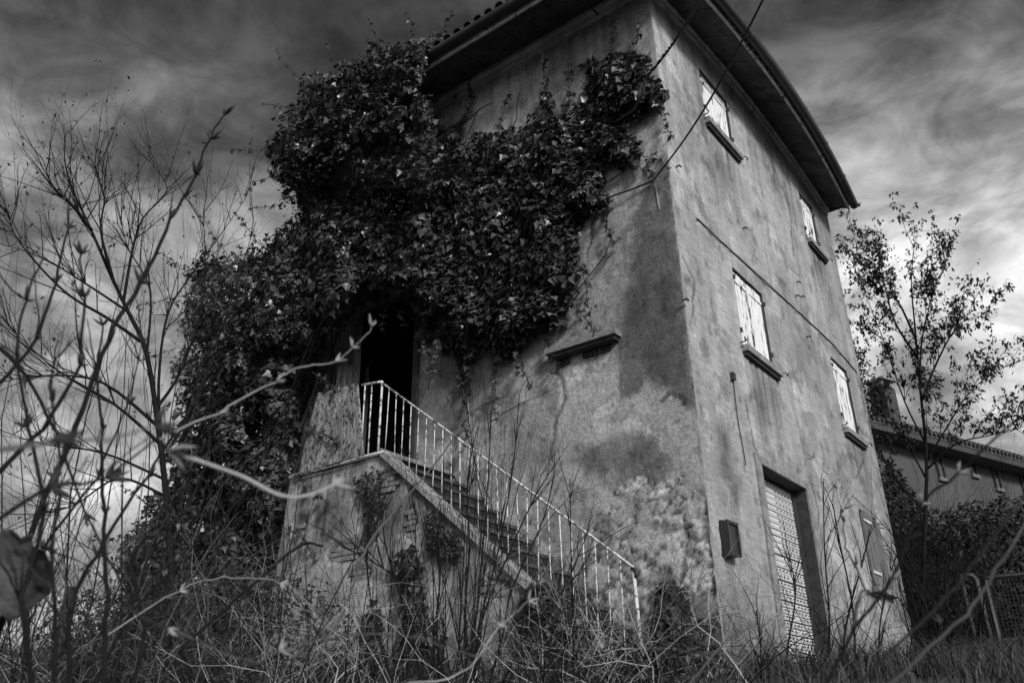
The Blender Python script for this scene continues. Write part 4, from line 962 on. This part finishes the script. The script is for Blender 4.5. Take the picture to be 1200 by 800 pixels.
shrub('evergreen_shrub', 1100, 725, 19.0, (1.2, 1.2, 1.1), 8000, 'dark evergreen shrub between the far house corner and the gate', (.09, .15), .2, fill=.5)
shrub('evergreen_shrub', 1062, 660, 21, (.75, 1.0, 2.4), 8000, 'tall dark shrub right behind the far corner of the house', (.09, .15), .3, fill=.5)
shrub('evergreen_shrub', 1230, 760, 19.0, (2.0, 1.2, .9), 5000, 'low shrub behind the right end of the gate', (.10, .16), .2, fill=.5)
# leafless bushes in front of the neighbour house
def bush(name, px, py, d, n, L_, r, m, label, spread=.5, up=.5, depth=2, kids=3, cat='bush', width=.35, lean=(0, 0), z=None, grp=None, wander=.13):
    c_ = U(px, py, d); g0 = float(gh(c_[0], c_[1])) if z is None else z; t_ = empty(name, (c_[0], c_[1], g0), label, cat, grp); b = MB()
    for i in range(n):
        p = np.array([c_[0]+rng.normal(0, width), c_[1]+rng.normal(0, width*.6), g0-.03])
        dd = rng.normal(0, spread, 3); dd[2] = up+abs(dd[2])+.4; dd[0] += lean[0]; dd[1] += lean[1]
        grow(b, p, dd, L_*random.uniform(.6, 1.1), r, depth, spread, up*.4, None, 6, wander, kids)
    o = b.build('stems', M[m], t_); o['kind'] = 'stuff'; return t_
bush('bare_bush', 1085, 700, 15.5, 30, 2.6, .014, 'bark_dark', 'leafless bush of thin dark stems behind the far corner of the house')
bush('bare_bush', 1050, 730, 17.0, 40, 2.8, .014, 'bark_dark', 'dense thicket of bare stems against the far house corner')
bush('bare_bush', 1120, 700, 18.0, 36, 2.6, .014, 'bark_dark', 'dense bare thicket hiding the lower wall of the far pale house')
bush('bare_bush', 1130, 690, 21, 34, 3.4, .016, 'bark_dark', 'leafless bush rising in front of the far pale house')

# ------------------------------------------------------------------ saplings in front of the stair wall
SAP = [([(540, 830), (556, 740), (566, 640), (572, 560), (576, 480)], 6.2, 'tallest dark sapling crossing the railing in front of the stair wall'),
       ([(552, 830), (560, 740), (585, 640), (602, 540), (608, 470)], 6.3, 'slim sapling leaning right whose tip reaches the wall above the handrail'),
       ([(556, 820), (564, 730), (600, 640), (628, 580), (650, 545)], 6.3, 'sapling arching right over the middle of the handrail'),
       ([(548, 830), (545, 720), (550, 640), (548, 560), (560, 500)], 6.1, 'straight sapling beside the tallest one in front of the stair'),
       ([(520, 830), (512, 740), (516, 660), (508, 590)], 6.0, 'short straight sapling in front of the middle of the stair wall'),
       ([(500, 830), (482, 740), (452, 640), (448, 590)], 5.9, 'sapling leaning left over the pale stair wall'),
       ([(470, 830), (440, 730), (430, 660), (432, 610)], 5.8, 'thin stem standing below the landing edge'),
       ([(565, 830), (590, 740), (600, 690), (636, 610), (648, 560)], 6.3, 'sapling with its tip before the lower balusters'),
       ([(672, 830), (672, 760), (670, 690), (668, 560)], 6.6, 'single upright stem in front of the lower railing'),
       ([(530, 830), (500, 750), (478, 690), (440, 660), (400, 640)], 5.9, 'bent stem arching left across the stair wall'),
       ([(575, 830), (620, 740), (660, 690), (690, 620)], 6.5, 'slender stem crossing the lower end of the stair'),
       ([(1002, 830), (1000, 720), (985, 640), (976, 590)], 7.5, 'thin sapling standing right of the roller door'),
       ([(985, 830), (990, 740), (1010, 660), (1020, 620)], 7.2, 'sapling leaning towards the grey plank shutter'),
       ([(962, 830), (972, 740), (966, 640), (965, 560)], 7.4, 'dark sapling in front of the right edge of the roller door'),
       ([(890, 830), (892, 770), (886, 715)], 6.8, 'short bare stem in front of the wall left of the roller door'),
       ([(1040, 830), (1030, 760), (1036, 700), (1050, 650)], 8.2, 'forked sapling below the grey plank shutter'),
       ([(930, 830), (922, 770), (932, 700), (925, 650)], 7.0, 'thin sapling in front of the lower half of the roller door')]
for pts, d, lab in SAP:
    P = smooth_path([U(a_, b_, d+.06*i) for i, (a_, b_) in enumerate(pts)], 4); b0 = P[0].copy(); b0[2] = min(float(gh(b0[0], b0[1])), b0[2]-.1)
    t_ = empty('sapling', tuple(b0), lab, 'sapling', 'bare saplings growing before the house walls')
    MB().tube([b0]+P, [.013]+[.0105*(1-.75*i/len(P)) for i in range(len(P))], 5).build('stem', M['bark_dark'], t_, True)
    tw = MB()
    for q in range(9):
        i = random.randint(len(P)//4, len(P)-2); dd = P[i+1]-P[i]; dd /= np.linalg.norm(dd)
        grow(tw, P[i], dd+rng.normal(0, .35, 3)+np.array([0, 0, .2]), random.uniform(.15, .6), .0048, 1, .4, .3, None, 4, .10, 2)
    o = tw.build('twigs', M['bark_dark'], t_); o['kind'] = 'stuff'

# dry flower head leaning over the railing
P = smooth_path([U(a_, b_, 5.6) for a_, b_ in ((330, 830), (400, 720), (430, 640), (470, 590), (520, 530), (545, 490), (560, 478), (580, 466))], 4)
t_ = empty('dry_flower_stalk', (P[0][0], P[0][1], float(gh(P[0][0], P[0][1]))), 'long dry stalk with a drooping feathery head before the railing', 'plant')
MB().tube(P, [.008*(1-.5*i/len(P)) for i in range(len(P))], 5).build('stem', M['twig_mid'], t_, True)
hd = MB()
for i in range(90):
    j = len(P)-1-int(abs(rng.normal(0, 3.0))); j = max(j, len(P)-9); grow(hd, P[j]+rng.normal(0, .01, 3), rng.normal(0, 1, 3)+np.array([0, 0, -.4]), random.uniform(.05, .13), .003, 1, .8, 0, None, 3, .3, 2)
o = hd.build('flower_head', M['twig_mid'], t_); o['kind'] = 'stuff'

# ------------------------------------------------------------------ brambles and grass
bush('bramble', 690, 800, 6.8, 26, 1.15, .006, 'twig', 'pale dry bramble tangled round the foot of the railing', .8, .25, 2, 3, 'bramble', .55, wander=.25)
bush('bramble', 640, 815, 6.4, 30, 1.1, .006, 'bark_dark', 'grey bramble below the lower end of the stair coping', .8, .25, 2, 3, 'bramble', .5, wander=.25)
bush('bramble', 360, 800, 6.4, 22, 1.1, .006, 'twig', 'pale bramble in front of the left end of the stair wall', .8, .2, 2, 3, 'bramble', .45, wander=.25)
bush('bramble', 250, 800, 6.2, 40, 1.2, .006, 'bark', 'grey bramble at the foot of the big ivy', .8, .2, 2, 3, 'bramble', .6, wander=.25)
bush('bramble', 130, 790, 6.0, 50, 1.3, .006, 'bark', 'tangled grey bramble in the lower left before the sky', .8, .25, 2, 3, 'bramble', .6, wander=.25)
bush('bramble', 20, 790, 5.6, 60, 1.3, .006, 'twig_mid', 'tangled bramble beneath the big dead leaf', .8, .25, 2, 3, 'bramble', .5, wander=.25)
bush('bramble', 450, 815, 6.4, 18, .9, .005, 'twig_mid', 'low bramble under the middle of the stair wall', .8, .2, 2, 3, 'bramble', .5, wander=.25)
bush('bramble', 300, 800, 5.6, 16, 1.2, .005, 'twig', 'loose pale bramble crossing the dark ivy foot', .8, .25, 2, 3, 'bramble', .6, wander=.28)
bush('bramble', 60, 800, 5.0, 40, 1.2, .005, 'bark_dark', 'dark bramble thicket in the lower left corner', .8, .25, 2, 3, 'bramble', .6, wander=.25)
bush('bramble', 520, 820, 6.0, 26, 1.0, .005, 'bark_dark', 'dark bramble before the middle of the stair wall', .8, .25, 2, 3, 'bramble', .6, wander=.25)
bush('bramble', 740, 810, 6.6, 30, 1.0, .005, 'bark_dark', 'dark bramble between the railing foot and the house corner', .8, .25, 2, 3, 'bramble', .5, wander=.25)
bush('bramble', 1010, 815, 7.6, 22, 1.0, .005, 'bark_dark', 'dark bramble at the foot of the side wall right of the roller door', .7, .3, 2, 3, 'bramble', .6, wander=.2)
bush('bare_bush', 560, 822, 6.2, 16, 2.1, .007, 'bark_dark', 'upright bare bush of thin dark stems before the lower stair wall', .22, 1.6, 1, 3, 'bush', .30, wander=.06)
bush('bare_bush', 470, 822, 5.9, 12, 1.7, .006, 'bark_dark', 'smaller upright bare bush before the middle of the stair wall', .25, 1.5, 1, 3, 'bush', .30, wander=.07)
bush('bare_bush', 110, 822, 5.5, 16, 2.6, .007, 'bark_dark', 'tall bare bush of dark stems against the sky at the left', .35, 1.4, 2, 3, 'bush', .5, wander=.08)
bush('bramble', 180, 800, 6.6, 60, 1.25, .004, 'bark_dark', 'very fine dark bramble under the left edge of the ivy', .8, .3, 2, 3, 'bramble', .7, wander=.25)
bush('bramble', 420, 810, 6.8, 40, 1.25, .004, 'bark_dark', 'fine dark bramble climbing before the left part of the stair wall', .7, .4, 2, 3, 'bramble', .6, wander=.22)
bush('bramble', 330, 805, 5.9, 26, 1.15, .0035, 'twig', 'fine pale bramble arching before the stair wall corner', .9, .25, 2, 3, 'bramble', .6, wander=.3)
bush('bramble', 700, 800, 6.3, 26, 1.0, .0035, 'twig', 'fine pale bramble woven through the lower balusters', .9, .25, 2, 3, 'bramble', .45, wander=.3)
bush('bramble', 900, 810, 7.0, 12, .7, .005, 'bark_dark', 'dark low bramble at the foot of the roller door', .8, .2, 2, 3, 'bramble', .5, wander=.25)
bush('bramble', 800, 815, 7.2, 20, .8, .005, 'twig_mid', 'low bramble at the foot of the house corner', .8, .2, 2, 3, 'bramble', .4, wander=.25)
def grass(n, gen, name, label, h=(.15, .42), m='grass'):
    P = gen(n); P = P[fbm(P[:, 0]*.9, P[:, 1]*.9, 170)+.25*rng.random(len(P)) > .56]; z = gh(P[:, 0], P[:, 1]); k = len(P); hh = rng.uniform(*h, k); d = rng.normal(0, .35, (k, 2)); w_ = rng.uniform(.003, .007, k); an = rng.uniform(0, 6.28, k)
    px_ = np.stack([np.cos(an), np.sin(an), 0*an], 1)*w_[:, None]
    b = np.stack([P[:, 0], P[:, 1], z-.02], 1); m1 = b+np.stack([d[:, 0]*hh*.4, d[:, 1]*hh*.4, hh*.6], 1); t1 = b+np.stack([d[:, 0]*hh*1.3, d[:, 1]*hh*1.3, hh*.95], 1)
    V = np.stack([b-px_, b+px_, m1+px_*.8, m1-px_*.8, t1], 1).reshape(-1, 3); i = np.arange(k)*5
    me = bpy.data.meshes.new(name); me.from_pydata(V.tolist(), [], [f for j in i.tolist() for f in ((j, j+1, j+2, j+3), (j+3, j+2, j+4))])
    a_ = me.attributes.new('tone', 'FLOAT', 'POINT'); a_.data.foreach_set('value', np.repeat(rng.uniform(.3, 1.5, k), 5).astype(np.float32))
    o = link_mesh(name, me, M[m]); return tag(o, label, 'grass', kind='stuff')
def gen_main(n):
    d = rng.uniform(5.5, 10.0, n); a_ = np.radians(rng.uniform(-80, 0, n)); return np.stack([CAM[0]+d*np.sin(a_+.05), CAM[1]+d*np.cos(a_+.05)], 1)
grass(12000, gen_main, 'dry_grass', 'long dry grass on the bank before the house')
def gen_side(n): return np.stack([rng.uniform(.02, 2.2, n), rng.uniform(-1, 12, n)], 1)
grass(5000, gen_side, 'side_grass', 'short grass along the foot of the side wall', (.1, .38))
def gen_left(n): return np.stack([rng.uniform(-16, -5.4, n), rng.uniform(-7, 2, n)], 1)
grass(14000, gen_left, 'left_grass', 'long grass in the field left of the house', (.3, .8))
# ferny undergrowth below the ivy
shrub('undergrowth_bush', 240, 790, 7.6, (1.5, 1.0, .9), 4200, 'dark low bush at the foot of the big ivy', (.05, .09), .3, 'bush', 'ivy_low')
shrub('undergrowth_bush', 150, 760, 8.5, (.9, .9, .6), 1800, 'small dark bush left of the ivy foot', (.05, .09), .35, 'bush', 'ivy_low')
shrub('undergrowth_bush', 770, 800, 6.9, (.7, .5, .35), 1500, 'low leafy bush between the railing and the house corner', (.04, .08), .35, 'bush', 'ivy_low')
fp = U(84, 740, 8.0); fpg = float(gh(fp[0], fp[1])); fpt = U(84, 688, 8.0)
tag(MB().tube([(fpt[0], fpt[1], fpg-.1), (fpt[0]+.01, fpt[1], (fpg+fpt[2])/2), tuple(fpt)], [.06, .055, .05], 8).build('fence_post', M['bark'], None, True), 'short wooden fence post standing in the bramble at the left', 'post')

# ------------------------------------------------------------------ near branches with buds
def bud_mesh(r, l, m):
    b = MB(); b.tube([(0, 0, 0), (0, 0, l*.25), (0, 0, l*.6), (0, 0, l)], [r*.5, r, r*.8, r*.1], 6); me = bpy.data.meshes.new('bud'); me.from_pydata([tuple(map(float, q)) for q in b.v], [], b.f); me.shade_smooth(); me.materials.append(m); return me
BUD = {'bud': bud_mesh(.10, 1, M['bud']), 'bud_dark': bud_mesh(.12, 1, M['bud_dark'])}
def stick(pts, d, r, m, label, buds=(), bl=.03, bm='bud', name='twig', cat='twig', grp=None, dr=0.0, taper=.7, side=0):
    ds_ = [d+dr*i/(len(pts)-1) for i in range(len(pts))]; K = [U(a_, b_, q) for (a_, b_), q in zip(pts, ds_)]; P = smooth_path(K, 5)
    P = [p+rng.normal(0, .0035*d*(.25 if i % 5 else 1)*.5, 3) for i, p in enumerate(P)]
    t_ = empty(name, tuple(P[0]), label, cat, grp)
    MB().tube(P, [r*(1-taper*i/len(P)) for i in range(len(P))], 6).build('stem', M[m], t_, True)
    for i in (range(len(K)) if buds == 'all' else buds):
        p = K[i]; j = min(i*5, len(P)-1); tdir = P[min(j+1, len(P)-1)]-P[max(j-1, 0)]; tdir /= np.linalg.norm(tdir); u_ = perp(tdir); w2 = np.cross(tdir, u_); ph = random.uniform(0, 3.1)
        for s_ in (1, -1, .35, -.6):
            ph += random.uniform(-.5, .5); dr_ = Vector(tdir*random.uniform(.5, 1.2)+s_*(u_*math.cos(ph)+w2*math.sin(ph))*.9).normalized()
            o = bpy.data.objects.new('bud', BUD[bm]); C.objects.link(o); o.parent = t_; o.location = Vector(P[j])-t_.location
            o.rotation_euler = dr_.to_track_quat('Z', 'Y').to_euler(); q = bl*random.uniform(.7, 1.3); o.scale = (q, q, q)
    for _ in range(side):
        i = random.randint(len(P)//5, len(P)-2); dd = P[i+1]-P[i]; dd /= np.linalg.norm(dd); b = MB()
        grow(b, P[i], dd+rng.normal(0, .5, 3), random.uniform(.06, .22)*d/1.8, r*.45, 0, .4, .3, None, 5, .12, 0, 4); b.build('side_shoot', M[m], t_)
    return t_
G1 = 'budding shoots close to the camera'
stick([(186, 514), (255, 482), (322, 446), (352, 430), (392, 424), (412, 408), (438, 384)], 1.6, .0017, 'twig', 'pale thin shoot with buds pointing at the dark doorway', (1, 2, 4, 5, 6), .022, grp=G1)
stick([(196, 528), (240, 542), (286, 560), (334, 582), (368, 578), (392, 568)], 1.15, .0030, 'twig', 'thick blurred pale branch dipping before the ivy', (0, 5), .03, grp=G1, taper=.3)
stick([(-10, 526), (60, 520), (130, 512), (186, 498)], .8, .0030, 'twig_mid', 'blurred grey branch entering from the left edge', (1, 3), .03, 'bud_dark', grp=G1)
stick([(200, 735), (290, 775), (330, 762), (380, 748), (440, 742), (490, 748), (560, 768), (640, 774)], 1.5, .0011, 'twig_mid', 'long grey branch arching along the bottom before the stair wall', (2,), .02, grp=G1, taper=.3)
stick([(470, 800), (540, 790), (584, 735), (604, 718), (618, 704)], 1.8, .0017, 'twig', 'short pale shoot before the lower stair wall with a bright bud', (2, 4), .02, grp=G1)
stick([(-10, 600), (60, 690), (150, 715), (200, 740), (260, 760), (330, 790)], 1.4, .0014, 'bark', 'dark branch sloping down across the lower left corner', (3,), .02, grp=G1, taper=.3)
stick([(120, 748), (210, 690), (260, 678), (330, 682), (372, 718)], 2.2, .0013, 'twig', 'pale arching shoot over the dark ivy foot', (1, 3), .02, grp=G1, side=3)
stick([(210, 760), (280, 700), (350, 640), (378, 640)], 2.4, .0050, 'bark_dark', 'dark straight stick leaning over the left end of the stair wall', (), grp=G1, taper=.3)
stick([(330, 850), (372, 740), (420, 640), (450, 560)], 3.2, .004, 'bark_dark', 'dark stem slanting up before the landing edge', (1,), .03, 'bud_dark', grp=G1)
stick([(955, 830), (1000, 740), (1046, 676), (1080, 590), (1122, 555), (1180, 500), (1204, 486)], 1.5, .0032, 'bark_dark', 'dark curving branch with buds at the right before the far house', (2, 3, 4, 6), .018, 'bud', grp=G1, taper=.5)
stick([(960, 850), (1030, 776), (1110, 700), (1170, 620), (1215, 560)], 1.3, .0024, 'bark', 'upper of two crossing blurred branches in the lower right corner', (), grp=G1, taper=.2)
stick([(990, 850), (1060, 786), (1130, 720), (1168, 668), (1215, 590)], 1.3, .0021, 'twig_mid', 'lower of two crossing blurred branches in the lower right corner', (), grp=G1, taper=.2)
stick([(1016, 692), (1006, 668), (994, 640), (988, 612), (986, 594)], 3.0, .0085, 'twig', 'bright shoot with buds right of the roller door', (1, 3, 4), .04, grp=G1, taper=.4)
stick([(986, 594), (980, 574), (972, 556), (955, 538), (938, 522)], 3.02, .0036, 'twig', 'thin arching tip with pale buds above the bright shoot', (1, 2, 3), .035, grp=G1)
stick([(1000, 740), (1006, 700), (1016, 690)], 1.55, .0040, 'twig_mid', 'short forked stub under the bright shoot', (2,), .025, 'bud_dark', grp=G1)
stick([(780, 840), (820, 786), (862, 742), (905, 730)], 1.8, .0030, 'twig_mid', 'blurred grey shoot before the foot of the house corner', (3,), .02, grp=G1)
stick([(1150, 860), (1110, 790), (1104, 730)], 2.0, .003, 'bark', 'thin dark stem before the shrub in the lower right', (2,), .02, 'bud_dark', grp=G1)
G2 = 'dark budding shoots at the left edge'
LS = [([(-20, 800), (30, 640), (90, 500), (124, 400), (165, 332), (202, 257), (229, 205), (244, 164), (262, 136)], 2.0, .0055, 'tall dark shoot with thick buds reaching highest at the left', (3, 4, 5, 6, 7, 8), .036),
      ([(120, 830), (124, 700), (121, 600), (118, 500), (114, 430), (122, 380)], 2.2, .0050, 'straight upright dark shoot with paired buds', (1, 2, 3, 4, 5), .028),
      ([(84, 830), (82, 720), (112, 650), (170, 560), (222, 480), (250, 420)], 2.2, .0045, 'dark shoot curving right over the pale sky', (1, 2, 3, 4), .028),
      ([(150, 830), (168, 740), (155, 660), (172, 630), (215, 600), (240, 545), (246, 508)], 2.3, .0045, 'zigzag dark shoot beside the fence post', (2, 3, 4, 5), .028),
      ([(40, 830), (30, 700), (50, 600), (34, 500), (20, 420), (30, 350), (52, 300)], 1.8, .0042, 'dark budding shoot near the big dead leaf', (2, 3, 4, 5), .028),
      ([(-10, 560), (50, 500), (90, 430), (98, 350), (92, 300)], 1.9, .0040, 'dark shoot crossing from the left edge upward', (1, 2, 3, 4), .028),
      ([(-10, 460), (40, 400), (64, 330), (78, 270), (82, 220)], 2.1, .0038, 'thin dark shoot rising along the left edge', (1, 2, 3), .026),
      ([(-10, 400), (30, 440), (70, 520), (100, 600), (140, 680)], 2.0, .0036, 'dark shoot sloping down from the left edge', (1, 2, 3), .028),
      ([(100, 830), (140, 740), (170, 700), (230, 640), (300, 560)], 2.6, .0040, 'dark shoot running up before the ivy edge', (2, 3), .026),
      ([(0, 700), (50, 640), (110, 560), (150, 470), (166, 400)], 2.4, .0036, 'slender dark shoot before the bare tree trunk', (1, 2, 3, 4), .026),
      ([(60, 830), (66, 740), (60, 650), (72, 560), (60, 470), (66, 400)], 1.7, .0038, 'blurred upright dark shoot left of the fence post', (2, 3, 4), .026),
      ([(-20, 620), (60, 570), (120, 560), (200, 500)], 1.4, .0030, 'blurred dark shoot crossing the lower sky', (1, 2), .035)]
for pts, d, r, lab, bd, bl in LS: stick(pts, d, r*1.35, 'bark_dark', lab, bd, bl, 'bud_dark', grp=G2, side=2, name='budding_shoot', cat='shoot')
# big dead leaf close to the camera
c_ = U(24, 668, 1.9); rgt = AX[0]; upv = -AX[1]; bk = -AX[2]
lv = MB(); rings = 7; seg_ = 22
out_ = []
for j in range(seg_):
    a_ = 2*math.pi*j/seg_; rr = .070*(1+.10*math.sin(3*a_+.6)+.07*math.sin(7*a_)+.05*math.sin(11*a_+1)); out_.append((rr*math.cos(a_)*1.02, rr*math.sin(a_)*1.15))
lv.v.append(tuple(c_))
for i in range(1, rings+1):
    f = i/rings
    for j, (a_, b_) in enumerate(out_):
        curl = .022*f*f*math.sin(2*math.atan2(b_, a_)+.5)+.012*f*f+.008*math.sin(9*math.atan2(b_, a_))*f+.004*math.sin(14*f)
        lv.v.append(tuple(c_+rgt*a_*f+upv*b_*f+bk*curl))
for j in range(seg_):
    j2 = (j+1) % seg_; lv.f.append((0, 1+j, 1+j2))
    for i in range(rings-1): lv.f.append((1+i*seg_+j, 1+(i+1)*seg_+j, 1+(i+1)*seg_+j2, 1+i*seg_+j2))
dl = empty('dead_leaf', tuple(c_), 'large curled dark dead leaf hanging close to the camera at the left', 'leaf')
lf = lv.build('blade', M['deadleaf'], dl, True); sol = lf.modifiers.new('thickness', 'SOLIDIFY'); sol.thickness = .0008
MB().tube([c_-upv*.07, c_-upv*.13+rgt*.008, c_-upv*.26+rgt*.0], [.0030, .0026, .0022], 5).build('stalk', M['bark'], dl, True)
for a_ in (-.9, -.3, .3, .9): MB().tube([c_-upv*.05+bk*.006, c_+bk*.005+rgt*.024*a_, c_+upv*.05+rgt*.05*a_+bk*.018], .0014, 4).build('vein', M['bark'], dl, True)
